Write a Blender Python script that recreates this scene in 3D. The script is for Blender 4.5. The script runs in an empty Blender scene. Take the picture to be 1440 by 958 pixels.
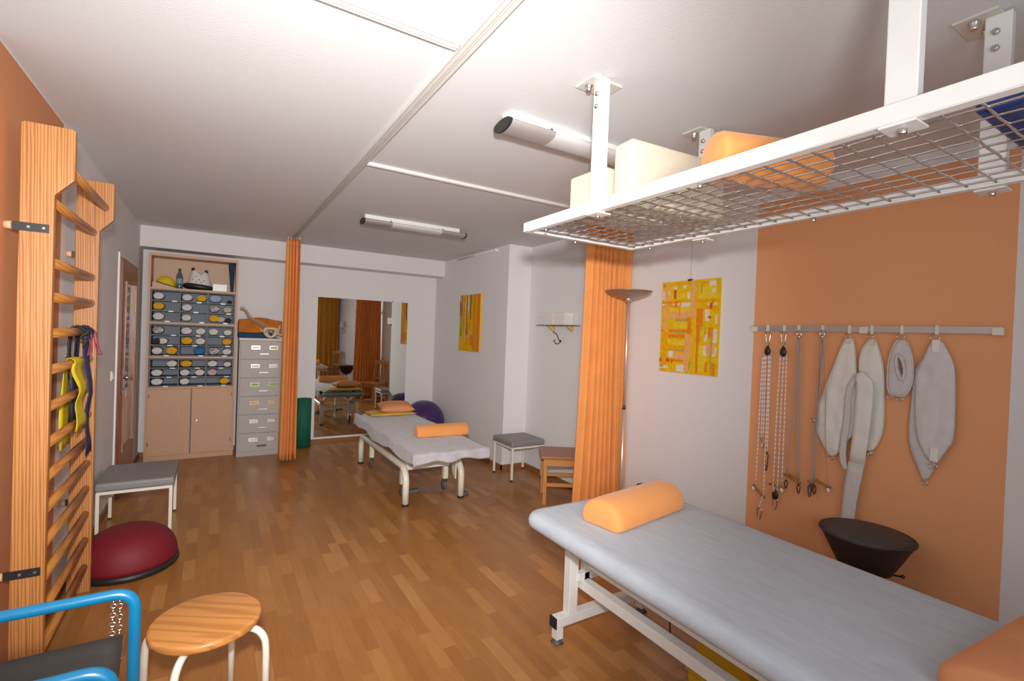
import bpy, bmesh, math, random
from mathutils import Vector, Matrix
random.seed(7)
PI = math.pi
COL = bpy.context.scene.collection
def R(d): return math.radians(d)

# ------------------------------------------------------------------ materials
MATS = {}
def mat(name, col, rough=0.5, metal=0.0, noise=0.0, nscale=20, bump=0.0, bscale=200, col2=None, trans=0.0, emit=None, sheen=0.0, coat=0.0):
    if name in MATS: return MATS[name]
    m = bpy.data.materials.new(name); m.use_nodes = True
    nt = m.node_tree; b = nt.nodes['Principled BSDF']
    c = (*col, 1)
    b.inputs['Base Color'].default_value = c
    b.inputs['Roughness'].default_value = rough
    b.inputs['Metallic'].default_value = metal
    if trans: b.inputs['Transmission Weight'].default_value = trans
    if sheen: b.inputs['Sheen Weight'].default_value = sheen
    if coat: b.inputs['Coat Weight'].default_value = coat
    if emit:
        b.inputs['Emission Color'].default_value = (*col, 1); b.inputs['Emission Strength'].default_value = emit
    tc = nt.nodes.new('ShaderNodeTexCoord')
    n = nt.nodes.new('ShaderNodeTexNoise'); n.inputs['Scale'].default_value = nscale; n.inputs['Detail'].default_value = 4
    nt.links.new(tc.outputs['Object'], n.inputs['Vector'])
    r = nt.nodes.new('ShaderNodeValToRGB')
    k = noise
    if col2 is None: col2 = tuple(max(0, x*(1-k)) for x in col)
    r.color_ramp.elements[0].color = (*col2, 1); r.color_ramp.elements[0].position = .35
    r.color_ramp.elements[1].color = c; r.color_ramp.elements[1].position = .65
    nt.links.new(n.outputs['Fac'], r.inputs['Fac']); nt.links.new(r.outputs['Color'], b.inputs['Base Color'])
    if bump:
        n2 = nt.nodes.new('ShaderNodeTexNoise'); n2.inputs['Scale'].default_value = bscale; n2.inputs['Detail'].default_value = 3
        nt.links.new(tc.outputs['Object'], n2.inputs['Vector'])
        bp = nt.nodes.new('ShaderNodeBump'); bp.inputs['Strength'].default_value = bump; bp.inputs['Distance'].default_value = .004
        nt.links.new(n2.outputs['Fac'], bp.inputs['Height']); nt.links.new(bp.outputs['Normal'], b.inputs['Normal'])
    MATS[name] = m
    return m

def wood(name, c1, c2, scale=(30, 30, 1.5), rough=0.45, dist=3.0, bands=1.0):
    """grain runs along the axis with the small scale"""
    if name in MATS: return MATS[name]
    m = bpy.data.materials.new(name); m.use_nodes = True
    nt = m.node_tree; b = nt.nodes['Principled BSDF']; b.inputs['Roughness'].default_value = rough
    tc = nt.nodes.new('ShaderNodeTexCoord'); mp = nt.nodes.new('ShaderNodeMapping'); mp.inputs['Scale'].default_value = scale
    n = nt.nodes.new('ShaderNodeTexNoise'); n.inputs['Scale'].default_value = 1; n.inputs['Detail'].default_value = 6; n.inputs['Distortion'].default_value = .6
    w = nt.nodes.new('ShaderNodeTexWave'); w.inputs['Scale'].default_value = bands; w.inputs['Distortion'].default_value = dist; w.inputs['Detail'].default_value = 3
    w.bands_direction = 'DIAGONAL'
    mx = nt.nodes.new('ShaderNodeMix'); mx.data_type = 'FLOAT'; mx.inputs[0].default_value = .5
    r = nt.nodes.new('ShaderNodeValToRGB')
    r.color_ramp.elements[0].color = (*c2, 1); r.color_ramp.elements[0].position = .3
    r.color_ramp.elements[1].color = (*c1, 1); r.color_ramp.elements[1].position = .62
    nt.links.new(tc.outputs['Object'], mp.inputs['Vector'])
    nt.links.new(mp.outputs['Vector'], n.inputs['Vector']); nt.links.new(mp.outputs['Vector'], w.inputs['Vector'])
    nt.links.new(n.outputs['Fac'], mx.inputs[2]); nt.links.new(w.outputs['Fac'], mx.inputs[3])
    nt.links.new(mx.outputs[0], r.inputs['Fac']); nt.links.new(r.outputs['Color'], b.inputs['Base Color'])
    MATS[name] = m
    return m

def wall_mat(name, base, paint=None, axis=1, lo=0, hi=1, zlo=0, zhi=3):
    m = bpy.data.materials.new(name); m.use_nodes = True
    nt = m.node_tree; b = nt.nodes['Principled BSDF']; b.inputs['Roughness'].default_value = .75
    tc = nt.nodes.new('ShaderNodeTexCoord')
    n2 = nt.nodes.new('ShaderNodeTexNoise'); n2.inputs['Scale'].default_value = 110; n2.inputs['Detail'].default_value = 3
    nt.links.new(tc.outputs['Object'], n2.inputs['Vector'])
    bp = nt.nodes.new('ShaderNodeBump'); bp.inputs['Strength'].default_value = .22; bp.inputs['Distance'].default_value = .004
    nt.links.new(n2.outputs['Fac'], bp.inputs['Height']); nt.links.new(bp.outputs['Normal'], b.inputs['Normal'])
    n1 = nt.nodes.new('ShaderNodeTexNoise'); n1.inputs['Scale'].default_value = 1.3
    nt.links.new(tc.outputs['Object'], n1.inputs['Vector'])
    r = nt.nodes.new('ShaderNodeValToRGB')
    r.color_ramp.elements[0].color = (*[x*.96 for x in base], 1); r.color_ramp.elements[1].color = (*base, 1)
    nt.links.new(n1.outputs['Fac'], r.inputs['Fac'])
    last = r.outputs['Color']
    if paint:
        sep = nt.nodes.new('ShaderNodeSeparateXYZ'); nt.links.new(tc.outputs['Object'], sep.inputs[0])
        def cmp(sock, v, op):
            q = nt.nodes.new('ShaderNodeMath'); q.operation = op; q.inputs[1].default_value = v; nt.links.new(sock, q.inputs[0]); return q.outputs[0]
        def mul(a, c):
            q = nt.nodes.new('ShaderNodeMath'); q.operation = 'MULTIPLY'; nt.links.new(a, q.inputs[0]); nt.links.new(c, q.inputs[1]); return q.outputs[0]
        f = mul(mul(cmp(sep.outputs[axis], lo, 'GREATER_THAN'), cmp(sep.outputs[axis], hi, 'LESS_THAN')), mul(cmp(sep.outputs[2], zlo, 'GREATER_THAN'), cmp(sep.outputs[2], zhi, 'LESS_THAN')))
        mx = nt.nodes.new('ShaderNodeMix'); mx.data_type = 'RGBA'
        nt.links.new(f, mx.inputs[0]); nt.links.new(last, mx.inputs[6]); mx.inputs[7].default_value = (*paint, 1)
        last = mx.outputs[2]
    nt.links.new(last, b.inputs['Base Color'])
    return m

def floor_mat():
    m = bpy.data.materials.new('parquet'); m.use_nodes = True
    nt = m.node_tree; b = nt.nodes['Principled BSDF']; b.inputs['Roughness'].default_value = .33
    tc = nt.nodes.new('ShaderNodeTexCoord'); mp = nt.nodes.new('ShaderNodeMapping'); mp.inputs['Rotation'].default_value = (0, 0, PI/2)
    nt.links.new(tc.outputs['Object'], mp.inputs['Vector'])
    br = nt.nodes.new('ShaderNodeTexBrick'); br.inputs['Scale'].default_value = 1
    br.inputs['Brick Width'].default_value = .40; br.inputs['Row Height'].default_value = .066
    br.inputs['Mortar Size'].default_value = .0007; br.offset = .37; br.offset_frequency = 3; br.squash = .72; br.squash_frequency = 2
    br.inputs['Color1'].default_value = (0, 0, 0, 1); br.inputs['Color2'].default_value = (1, 1, 1, 1); br.inputs['Mortar'].default_value = (.2, .2, .2, 1)
    nt.links.new(mp.outputs['Vector'], br.inputs['Vector'])
    r = nt.nodes.new('ShaderNodeValToRGB'); cr = r.color_ramp
    cr.elements[0].color = (.335, .130, .028, 1); cr.elements[0].position = 0
    cr.elements[1].color = (.50, .225, .064, 1); cr.elements[1].position = 1
    e = cr.elements.new(.35); e.color = (.375, .150, .034, 1)
    e = cr.elements.new(.75); e.color = (.415, .172, .041, 1)
    nt.links.new(br.outputs['Color'], r.inputs['Fac'])
    mp2 = nt.nodes.new('ShaderNodeMapping'); mp2.inputs['Scale'].default_value = (45, 3.5, 1)
    nt.links.new(tc.outputs['Object'], mp2.inputs['Vector'])
    n = nt.nodes.new('ShaderNodeTexNoise'); n.inputs['Scale'].default_value = 1.2; n.inputs['Detail'].default_value = 7; n.inputs['Distortion'].default_value = 1.2
    nt.links.new(mp2.outputs['Vector'], n.inputs['Vector'])
    mr = nt.nodes.new('ShaderNodeMapRange'); mr.inputs['To Min'].default_value = .78; mr.inputs['To Max'].default_value = 1.2
    nt.links.new(n.outputs['Fac'], mr.inputs['Value'])
    mx = nt.nodes.new('ShaderNodeVectorMath'); mx.operation = 'SCALE'
    nt.links.new(r.outputs['Color'], mx.inputs[0]); nt.links.new(mr.outputs['Result'], mx.inputs['Scale'])
    nt.links.new(mx.outputs[0], b.inputs['Base Color'])
    return m

WHITE_WALL = (.79, .765, .765)
ORANGE_WALL = (.82, .37, .165)
m_white = mat('white_enamel', (.80, .79, .76), .32, noise=.03)
m_cream_metal = mat('cream_enamel', (.80, .75, .62), .35, noise=.03)
m_chrome = mat('polished_steel', (.62, .60, .58), .22, 1.0)
m_steelwire = mat('zinc_wire', (.60, .55, .52), .22, .95)
m_alu = mat('aluminium', (.50, .48, .47), .4, .7)
m_darkmetal = mat('dark_metal', (.10, .08, .07), .4, .6)
m_black = mat('black_plastic', (.012, .012, .014), .45)
m_rubber = mat('grey_rubber', (.10, .10, .10), .6)
m_curtain = mat('orange_curtain_cloth', (.86, .315, .08), .85, noise=.10, nscale=6, bump=.1)
m_yellowcurt = mat('ochre_curtain_cloth', (.72, .33, .03), .85, noise=.1, nscale=6)
m_terry = mat('grey_terry', (.52, .50, .53), .95, noise=.14, nscale=14, bump=.5, bscale=160, sheen=.3)
m_couch = mat('grey_couch_cover', (.50, .545, .60), .85, noise=.0, nscale=1, bump=.15, bscale=90, col2=(.43, .465, .515))
_nt = m_couch.node_tree; _mp = _nt.nodes.new('ShaderNodeMapping'); _mp.inputs['Scale'].default_value = (38, 7, 10); _mp.inputs['Rotation'].default_value = (0, 0, .12)
_tc = [n for n in _nt.nodes if n.type == 'TEX_COORD'][0]; _n = [n for n in _nt.nodes if n.type == 'TEX_NOISE' and n.inputs['Scale'].default_value == 1][0]
_nt.links.new(_tc.outputs['Object'], _mp.inputs['Vector']); _nt.links.new(_mp.outputs['Vector'], _n.inputs['Vector']); _n.inputs['Detail'].default_value = 8; _n.inputs['Roughness'].default_value = .7
m_orange = mat('orange_cover', (.86, .33, .085), .85, noise=.06, nscale=7, bump=.15, bscale=120, sheen=.2)
m_orange_dark = mat('terracotta_cover', (.74, .29, .12), .85, noise=.08, nscale=7)
m_yellow = mat('mustard_cover', (.72, .47, .06), .85, noise=.08)
m_greyvinyl = mat('grey_vinyl', (.24, .225, .22), .45, noise=.08, nscale=5, bump=.08, bscale=140)
m_tealvinyl = mat('green_grey_vinyl', (.17, .20, .19), .45, noise=.08, nscale=5)
m_beech = wood('beech', (.60, .355, .215), (.565, .325, .19), (40, 40, 1.6), .5, 6)
m_beech_in = wood('beech_inside', (.62, .41, .27), (.58, .37, .235), (40, 40, 1.6), .5, 6)
m_pine = wood('pine_boards', (.52, .225, .066), (.34, .120, .026), (62, 62, 1.1), .38, 7.0, 1.0)
m_rung = wood('rung_wood', (.50, .20, .04), (.40, .145, .028), (30, 2, 30), .33)
m_chair = wood('chair_pine', (.58, .26, .065), (.50, .20, .05), (30, 30, 3), .4)
m_seatred = wood('chair_seat_wood', (.42, .155, .055), (.34, .115, .04), (5, 30, 30), .35)
m_stool = wood('stool_wood', (.58, .245, .062), (.46, .175, .042), (1.6, 26, 30), .30, 9, .5)
m_base = wood('skirting_wood', (.30, .115, .035), (.24, .09, .025), (3, 3, 30), .4)
m_door = wood('door_wood', (.20, .060, .022), (.15, .045, .016), (20, 20, 1.5), .3)
m_insert = mat('grey_insert', (.125, .145, .165), .55, noise=.1)
m_insert_back = mat('blue_grey_back', (.205, .235, .275), .6, noise=.05)
m_filing = mat('filing_grey', (.46, .42, .385), .5, noise=.04)
m_blue = mat('blue_tube', (.003, .125, .26), .28, noise=.05)
m_red = mat('dark_red_rubber', (.175, .002, .010), .65, noise=.08, nscale=9)
m_purple = mat('purple_vinyl', (.050, .016, .115), .28)
m_greenmat = mat('green_foam', (.0, .115, .062), .75, noise=.12, nscale=12)
m_canvas = mat('white_canvas', (.84, .81, .75), .9, noise=.06, nscale=12, bump=.35, bscale=70)
m_canvas2 = mat('cream_canvas', (.74, .68, .54), .9, noise=.08, nscale=12, bump=.3, bscale=70)
m_canvas3 = mat('grey_canvas', (.66, .62, .60), .9, noise=.08, nscale=30, bump=.4, bscale=90)
m_creamfoam = mat('cream_leatherette', (.66, .59, .45), .55, noise=.06, nscale=5, bump=.1)
m_darkgrey = mat('anthracite_vinyl', (.035, .030, .032), .55, noise=.15, nscale=14)
m_darktop = mat('anthracite_top', (.060, .048, .048), .6, noise=.2, nscale=14)
m_yelplast = mat('yellow_plastic', (.62, .36, .012), .4)
m_rope = None

def rope_mat():
    m = bpy.data.materials.new('flecked_rope'); m.use_nodes = True
    nt = m.node_tree; b = nt.nodes['Principled BSDF']; b.inputs['Roughness'].default_value = .8
    tc = nt.nodes.new('ShaderNodeTexCoord'); w = nt.nodes.new('ShaderNodeTexWave'); w.bands_direction = 'Z'
    w.inputs['Scale'].default_value = 11; w.inputs['Distortion'].default_value = 1.2; mpr = nt.nodes.new('ShaderNodeMapping'); mpr.inputs['Rotation'].default_value = (R(8), 0, 0)
    r = nt.nodes.new('ShaderNodeValToRGB'); r.color_ramp.elements[0].color = (.60, .44, .40, 1); r.color_ramp.elements[0].position = .18
    r.color_ramp.elements[1].color = (.80, .78, .76, 1); r.color_ramp.elements[1].position = .4
    nt.links.new(tc.outputs['Object'], mpr.inputs['Vector']); nt.links.new(mpr.outputs['Vector'], w.inputs['Vector']); nt.links.new(w.outputs['Fac'], r.inputs['Fac']); nt.links.new(r.outputs['Color'], b.inputs['Base Color'])
    return m
m_rope = rope_mat()
m_cord = mat('grey_cord', (.42, .36, .33), .7)

# ------------------------------------------------------------------ mesh helpers
class MB:
    def __init__(s): s.bm = bmesh.new(); s.mi = 0; s.rec = True
    def _fin(s, verts):
        for v in verts:
            for f in v.link_faces: f.material_index = s.mi
    def box(s, x0, x1, y0, y1, z0, z1, M=None):
        r = bmesh.ops.create_cube(s.bm, size=1)
        vs = r['verts']
        for v in vs:
            v.co = Vector(((x0+x1)/2+v.co.x*(x1-x0), (y0+y1)/2+v.co.y*(y1-y0), (z0+z1)/2+v.co.z*(z1-z0)))
            if M: v.co = M @ v.co
        s._fin(vs); return s
    def bar(s, a, b, w, h, up=(0, 0, 1)):
        a = Vector(a); b = Vector(b); d = b-a; L = d.length; d.normalize()
        u = Vector(up)
        if abs(d.dot(u)) > .98: u = Vector((0, 1, 0))
        x = d.cross(u).normalized(); z = x.cross(d).normalized()
        M = Matrix((( x.x, d.x, z.x, a.x), (x.y, d.y, z.y, a.y), (x.z, d.z, z.z, a.z), (0, 0, 0, 1)))
        return s.box(-w/2, w/2, 0, L, -h/2, h/2, M)
    def tube(s, pts, r, seg=10, closed=False, flat=1.0):
        pts = [Vector(p) for p in pts]; n = len(pts)
        rings = []; prev = None
        for i, p in enumerate(pts):
            if closed: t = (pts[(i+1) % n]-pts[i-1])
            elif i == 0: t = pts[1]-p
            elif i == n-1: t = p-pts[-2]
            else: t = (pts[i+1]-p).normalized()+(p-pts[i-1]).normalized()
            t.normalize()
            if prev is None:
                a = Vector((0, 0, 1)) if abs(t.z) < .9 else Vector((1, 0, 0))
                u = t.cross(a).normalized()
            else:
                u = (prev-t*prev.dot(t))
                if u.length < 1e-6: u = t.orthogonal()
                u.normalize()
            prev = u; v = t.cross(u)
            rr = r[i] if isinstance(r, (list, tuple)) else r
            rings.append([s.bm.verts.new(p+u*(rr*math.cos(2*PI*k/seg))+v*(rr*flat*math.sin(2*PI*k/seg))) for k in range(seg)])
        m = n if closed else n-1
        for i in range(m):
            A = rings[i]; B_ = rings[(i+1) % n]
            for k in range(seg):
                f = s.bm.faces.new((A[k], A[(k+1) % seg], B_[(k+1) % seg], B_[k])); f.material_index = s.mi; f.smooth = True
        if not closed:
            for rg in (rings[0][::-1], rings[-1]):
                f = s.bm.faces.new(rg); f.material_index = s.mi
        return s
    def lathe(s, prof, c=(0, 0, 0), seg=32, M=None, sx=1, sy=1, caps=True):
        c = Vector(c); rings = []
        for (r, z) in prof:
            ring = []
            for k in range(seg):
                p = Vector((r*sx*math.cos(2*PI*k/seg), r*sy*math.sin(2*PI*k/seg), z))
                if M: p = M @ p
                ring.append(s.bm.verts.new(c+p))
            rings.append(ring)
        for A, B_ in zip(rings, rings[1:]):
            for k in range(seg):
                f = s.bm.faces.new((A[k], A[(k+1) % seg], B_[(k+1) % seg], B_[k])); f.material_index = s.mi; f.smooth = True
        if caps:
            for rg in (rings[0][::-1], rings[-1]):
                f = s.bm.faces.new(rg); f.material_index = s.mi
        return s
    def ball(s, c, r, sc=(1, 1, 1), seg=24, rings=16):
        q = bmesh.ops.create_uvsphere(s.bm, u_segments=seg, v_segments=rings, radius=r)
        for v in q['verts']: v.co = Vector((c[0]+v.co.x*sc[0], c[1]+v.co.y*sc[1], c[2]+v.co.z*sc[2]))
        for v in q['verts']:
            for f in v.link_faces: f.smooth = True; f.material_index = s.mi
        return s
    def prism(s, poly, h, fn):
        """poly 2D list, fn(u,v,w)->Vector"""
        a = [s.bm.verts.new(fn(u, v, 0)) for u, v in poly]; b = [s.bm.verts.new(fn(u, v, h)) for u, v in poly]
        n = len(poly)
        fs = [s.bm.faces.new(a[::-1]), s.bm.faces.new(b)]
        for i in range(n): fs.append(s.bm.faces.new((a[i], a[(i+1) % n], b[(i+1) % n], b[i])))
        for f in fs: f.material_index = s.mi
        return s
    def grid(s, nu, nv, fn, flip=False):
        V = [[s.bm.verts.new(fn(i/nu, j/nv)) for j in range(nv+1)] for i in range(nu+1)]
        for i in range(nu):
            for j in range(nv):
                q = (V[i][j], V[i+1][j], V[i+1][j+1], V[i][j+1])
                f = s.bm.faces.new(q[::-1] if flip else q); f.smooth = True; f.material_index = s.mi
        return s
    def build(s, name, m, parent=None, loc=None, bevel=0, seg=2, smooth=False, solid=0, sub=0):
        bmesh.ops.recalc_face_normals(s.bm, faces=s.bm.faces) if not solid and s.rec else None
        me = bpy.data.meshes.new(name); 
        if loc is not None:
            for v in s.bm.verts: v.co -= Vector(loc)
        s.bm.to_mesh(me); s.bm.free()
        ms = m if isinstance(m, (list, tuple)) else [m]
        for q in ms: me.materials.append(q)
        o = bpy.data.objects.new(name, me); COL.objects.link(o)
        if loc is not None: o.location = loc
        if parent is not None: o.parent = parent
        if solid:
            md = o.modifiers.new('solid', 'SOLIDIFY'); md.thickness = solid; md.offset = 0
        if bevel:
            md = o.modifiers.new('bevel', 'BEVEL'); md.width = bevel; md.segments = seg; md.limit_method = 'ANGLE'; md.angle_limit = R(40)
            smooth = True if bevel > .004 else smooth
        if sub:
            md = o.modifiers.new('sub', 'SUBSURF'); md.levels = sub; md.render_levels = sub
        if smooth:
            for p in me.polygons: p.use_smooth = True
            if bevel:
                wn = o.modifiers.new('wn', 'WEIGHTED_NORMAL'); wn.keep_sharp = True
        return o

def tag(o, label, cat, group=None, kind=None):
    o['label'] = label; o['category'] = cat
    if group: o['group'] = group
    if kind: o['kind'] = kind
    return o
def thing(name, label, cat, loc=(0, 0, 0), rz=0, group=None):
    o = bpy.data.objects.new(name, None); COL.objects.link(o); o.empty_display_size = .05
    o.location = loc; o.rotation_euler = (0, 0, rz)
    return tag(o, label, cat, group)
def struct(o): o['kind'] = 'structure'; return o
def arc(c, r, a0, a1, n, ax=0):
    """points of an arc in plane: ax 0 -> XZ, 1 -> YZ, 2 -> XY"""
    out = []
    for i in range(n+1):
        a = R(a0+(a1-a0)*i/n); u, v = r*math.cos(a), r*math.sin(a)
        out.append((c[0]+u, c[1], c[2]+v) if ax == 0 else (c[0], c[1]+u, c[2]+v) if ax == 1 else (c[0]+u, c[1]+v, c[2]))
    return out
def roundpath(pts, r, n=6):
    """round the corners of a polyline"""
    pts = [Vector(p) for p in pts]; out = [pts[0]]
    for i in range(1, len(pts)-1):
        p = pts[i]; a = (pts[i-1]-p); b = (pts[i+1]-p)
        d = min(r, a.length*.49, b.length*.49); a = p+a.normalized()*d; b = p+b.normalized()*d
        for k in range(n+1):
            t = k/n; out.append(a*(1-t)**2+p*2*t*(1-t)+b*t*t)
    out.append(pts[-1]); return out

# ------------------------------------------------------------------ room
XL, XR, XC = -.71, 3.14, 2.836
YB, YBM, YS, YR = 6.866, 6.56, 4.744, -1.25
ZC = 2.581
T = .1
struct(MB().box(XL-T, XR+T, YR-T, YB+T, -.08, 0).build('floor', floor_mat()))
struct(MB().box(XL-T, XR+T, YR-T, YB+T, ZC, ZC+.08).build('ceiling', wall_mat('ceiling_paint', (.725, .725, .735))))
w = wall_mat('white_wall', WHITE_WALL)
# left wall with door opening
DY0, DY1, DZ = 5.27, 6.17, 2.09
lw = MB().box(XL-T, XL, YR, DY0, 0, ZC).box(XL-T, XL, DY1, YB, 0, ZC).box(XL-T, XL, DY0, DY1, DZ, ZC)
struct(lw.build('wall_left', wall_mat('left_wall_paint', WHITE_WALL, (.60, .235, .095), 1, 2.53, 3.46, 0, 2.574)))
struct(MB().box(XR, XR+T, YR, YS, 0, ZC).build('wall_right', wall_mat('right_wall_paint', WHITE_WALL, ORANGE_WALL, 1, .695, 1.958, 0, 2.50)))
struct(MB().box(XC, XR+T, YS, YB, 0, ZC).build('wall_right_rear', w))
struct(MB().box(XL, XC, YB, YB+T, 0, ZC).build('wall_back', w))
struct(MB().box(XL-T, XR+T, YR-T, YR, 0, ZC).build('wall_rear', w))
struct(MB().box(XL, XC, YBM, YB, 2.356, ZC).build('trim_1', w))
BH, BT = .055, .015
struct(MB().box(XL, XL+BT, YR, DY0-.05, 0, BH).box(XL, XL+BT, DY1+.05, YB, 0, BH).build('baseboard_left', m_base))
struct(MB().box(.23, XC, YB-BT, YB, 0, .05).box(XL, -.63, YB-BT, YB, 0, .05).build('baseboard_back', m_base))
struct(MB().box(XC-BT, XC, YS-BT, YB-BT, 0, BH).box(XC-BT, XR, YS-BT, YS, 0, BH).build('baseboard_right_rear', m_base))
struct(MB().box(XR-BT, XR, YR, YS-BT, 0, BH).build('baseboard_right', m_base))

# door on the left wall
d = bpy.data.objects.new('door_1', None); COL.objects.link(d); d.location = (XL, DY0, 0); struct(d)
L0 = (XL, DY0, 0)
def dl(o): return o
q = MB().box(-.08, .012, -.035, .0, 0, DZ+.035).box(-.08, .012, DY1-DY0, DY1-DY0+.035, 0, DZ+.035).box(-.08, .012, 0, DY1-DY0, DZ, DZ+.035)
q.build('door_frame', mat('white_frame', (.78, .76, .72), .4), d)
W = DY1-DY0
q = MB().box(.0, .035, .005, .13, .01, DZ-.01).box(.0, .035, W-.13, W-.005, .01, DZ-.01).box(.0, .035, .13, W-.13, .01, .38).box(.0, .035, .13, W-.13, DZ-.2, DZ-.01)
q.build('door_leaf', m_door, d, bevel=.004)
for a, b, c, e in ((.13, .15, .38, DZ-.2), (W-.15, W-.13, .38, DZ-.2)):
    MB().box(.01, .045, a, b, c, e).build('glass_bead', wood('bead_wood', (.42, .20, .12), (.34, .15, .08), (20, 20, 2), .35), d)
gm = mat('bronze_glass', (.24, .155, .10), .12, noise=.35, nscale=7, bump=.6, bscale=28, coat=.6)
MB().box(.012, .02, .15, W-.15, .38, DZ-.2).build('glass_pane', gm, d)
MB().box(.035, .042, .045, .085, .90, 1.13).build('lock_plate', m_chrome, d, bevel=.003)
MB().tube(roundpath([(.04, .065, 1.05), (.085, .065, 1.05), (.085, .19, 1.05)], .02), .009).build('door_handle', m_chrome, d)
MB().tube([(.04, .065, .95), (.065, .065, .95)], .006).box(.06, .064, .055, .078, .925, .95).box(.062, .066, .06, .08, .88, .925).build('key', m_chrome, d)

# light switch on left wall
s = thing('light_switch', 'white rocker light switch on the left wall before the brown door', 'switch', (XL, 5.06, 1.09))
MB().box(.0, .01, -.04, .04, -.04, .04).build('switch_plate', m_white, s, bevel=.003)
MB().box(.01, .016, -.028, .028, -.028, .028).build('rocker', m_white, s, bevel=.003)

# ------------------------------------------------------------------ office cabinet
CX0, CX1, CY, CYB = -.632, .218, 6.58, YB-.002
cab = thing('storage_cabinet', 'tall beech office cabinet with open shelves above two cupboard doors', 'cabinet', (CX0, CY, 0))
CW, CD, CH = CX1-CX0, CYB-CY, 2.30
for x in (0, CW-.022): MB().box(x, x+.022, 0, CD, 0, CH).build('side_panel', m_beech, cab)
MB().box(.022, CW-.022, 0, CD, CH-.03, CH).build('top_panel', m_beech, cab)
MB().box(.022, CW-.022, CD-.015, CD, .06, CH-.03).build('back_panel', m_beech_in, cab)
for z in (1.925, 1.545, 1.165): MB().box(.022, CW-.022, .002, CD-.015, z-.022, z).build('shelf', m_beech, cab)
MB().box(.022, CW-.022, .004, CD-.015, .80, .822).build('shelf', m_beech, cab)
MB().box(.022, CW-.022, .01, CD, 0, .06).build('plinth', m_beech, cab)
h = CW/2
MB().box(.022, h-.008, -.018, .0, .065, .80).build('cupboard_door', m_beech, cab, bevel=.002)
dr = MB().box(h+.004, CW-.022, -.018, .0, .065, .80).build('cupboard_door', m_beech, cab, bevel=.002)
MB().box(h-.008, h+.004, -.006, -.001, .065, .80).build('door_gap_strip', m_darkmetal, cab)
MB().lathe([(.016, 0), (.016, .012), (.011, .016), (.011, .018)], (h+.055, -.018, .44), 20, Matrix.Rotation(R(90), 4, 'X')).build('lock_knob', m_chrome, dr)
for x in (.03, CW-.036):
    for z in (.17, .70): MB().box(x, x+.008, -.022, -.017, z, z+.045).build('hinge', m_darkmetal, cab)

# grey pigeonhole inserts with label tabs
IX0, IX1 = CX0+.025, CX1-.025
IW = IX1-IX0; ID = .235; IH = .353
cw = (IW-.012*4)/3; rh = (IH-.012*4)/3
names_i = ('upper', 'middle', 'lower')
ins_z = (1.547, 1.167, .824)
ins_h = (.353, .353, .315)
def slot(ins, c, r):
    """world x0,x1,z0,z1 of slot, column c, row r from the top"""
    hh = (ins_h[ins]-.048)/3
    z1 = ins_z[ins]+ins_h[ins]-.012-r*(hh+.012)
    x0 = IX0+.012+c*(cw+.012)
    return x0, x0+cw, z1-hh, z1
for i in range(3):
    zz = ins_z[i]; hh = ins_h[i]; rr = (hh-.048)/3
    t = thing('pigeonhole_insert', f'grey nine-slot insert in the beech cabinet, the {names_i[i]} of the three', 'organizer', (IX0, CY+.006, zz), group='pigeonhole inserts in the cabinet')
    q = MB()
    for k in range(4): q.box(k*(cw+.012), k*(cw+.012)+.012, 0, ID, 0, hh)
    for k in range(4): q.box(0, IW, .001, ID, k*(rr+.012), k*(rr+.012)+.012)
    q.build('divider_grid', m_insert, t)
    MB().box(0, IW, ID, ID+.006, 0, hh).build('back_sheet', m_insert_back, t)
    for c in range(3):
        for r in range(3):
            x = .012+c*(cw+.012)+.12+.03*((c*2+r) % 3)
            MB().box(x, x+.045, -.003, .002, r*(rr+.012)-.001, r*(rr+.012)+.011).build('label_tab', m_white, t)

# bandage rolls: one mesh per kind
def roll_mesh(kind, mside, mend, length=.15):
    b = MB()
    prof = [(0.0001, -.004), (.008, -.002), (.010, -.006), (.016, -.006), (.018, -.001), (.020, -.005), (.026, -.005), (.028, 0), (.030, -.004), (.035, -.002), (.040, .004), (.042, .02)]
    M = Matrix.Rotation(R(-90), 4, 'X')
    rings = []
    def rad(r, a, y):
        k = 1+.045*math.sin(2*a+1)+.03*math.sin(5*a+y*40)
        return r*k
    allp = [(r, z) for r, z in prof]+[(.0415, .05), (.042, .09), (.041, length), (.03, length+.005), (.0001, length+.006)]
    seg = 20
    for (r, z) in allp:
        rings.append([b.bm.verts.new((rad(r, 2*PI*k/seg, z)*math.cos(2*PI*k/seg), z, rad(r, 2*PI*k/seg, z)*math.sin(2*PI*k/seg))) for k in range(seg)])
    for i in range(len(rings)-1):
        for k in range(seg):
            f = b.bm.faces.new((rings[i][k], rings[i][(k+1) % seg], rings[i+1][(k+1) % seg], rings[i+1][k])); f.smooth = True
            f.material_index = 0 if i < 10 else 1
    bmesh.ops.recalc_face_normals(b.bm, faces=b.bm.faces)
    me = bpy.data.meshes.new('rolled_bandage_'+kind); b.bm.to_mesh(me); b.bm.free()
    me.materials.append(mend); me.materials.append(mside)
    return me
mw = mat('bandage_white', (.74, .70, .66), .9, noise=.12, nscale=60); mg = mat('bandage_side_shaded', (.40, .38, .37), .9, noise=.2, nscale=50)  # white rolls get grey sides: their shading is put into the colour
my = mat('bandage_yellow', (.80, .42, .02), .9, noise=.15, nscale=60); my2 = mat('bandage_yellow_shaded', (.50, .32, .03), .9, noise=.15, nscale=60)  # yellow sides darkened likewise, shade painted as colour
mbl = mat('bandage_paleblue', (.34, .44, .60), .9, noise=.15, nscale=60); mdb = mat('bandage_blue', (.03, .17, .42), .9, noise=.15, nscale=60)
mbe = mat('bandage_beige', (.60, .50, .42), .9, noise=.15, nscale=60); mdk = mat('bandage_dark', (.035, .035, .045), .9, noise=.15, nscale=60)
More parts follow.
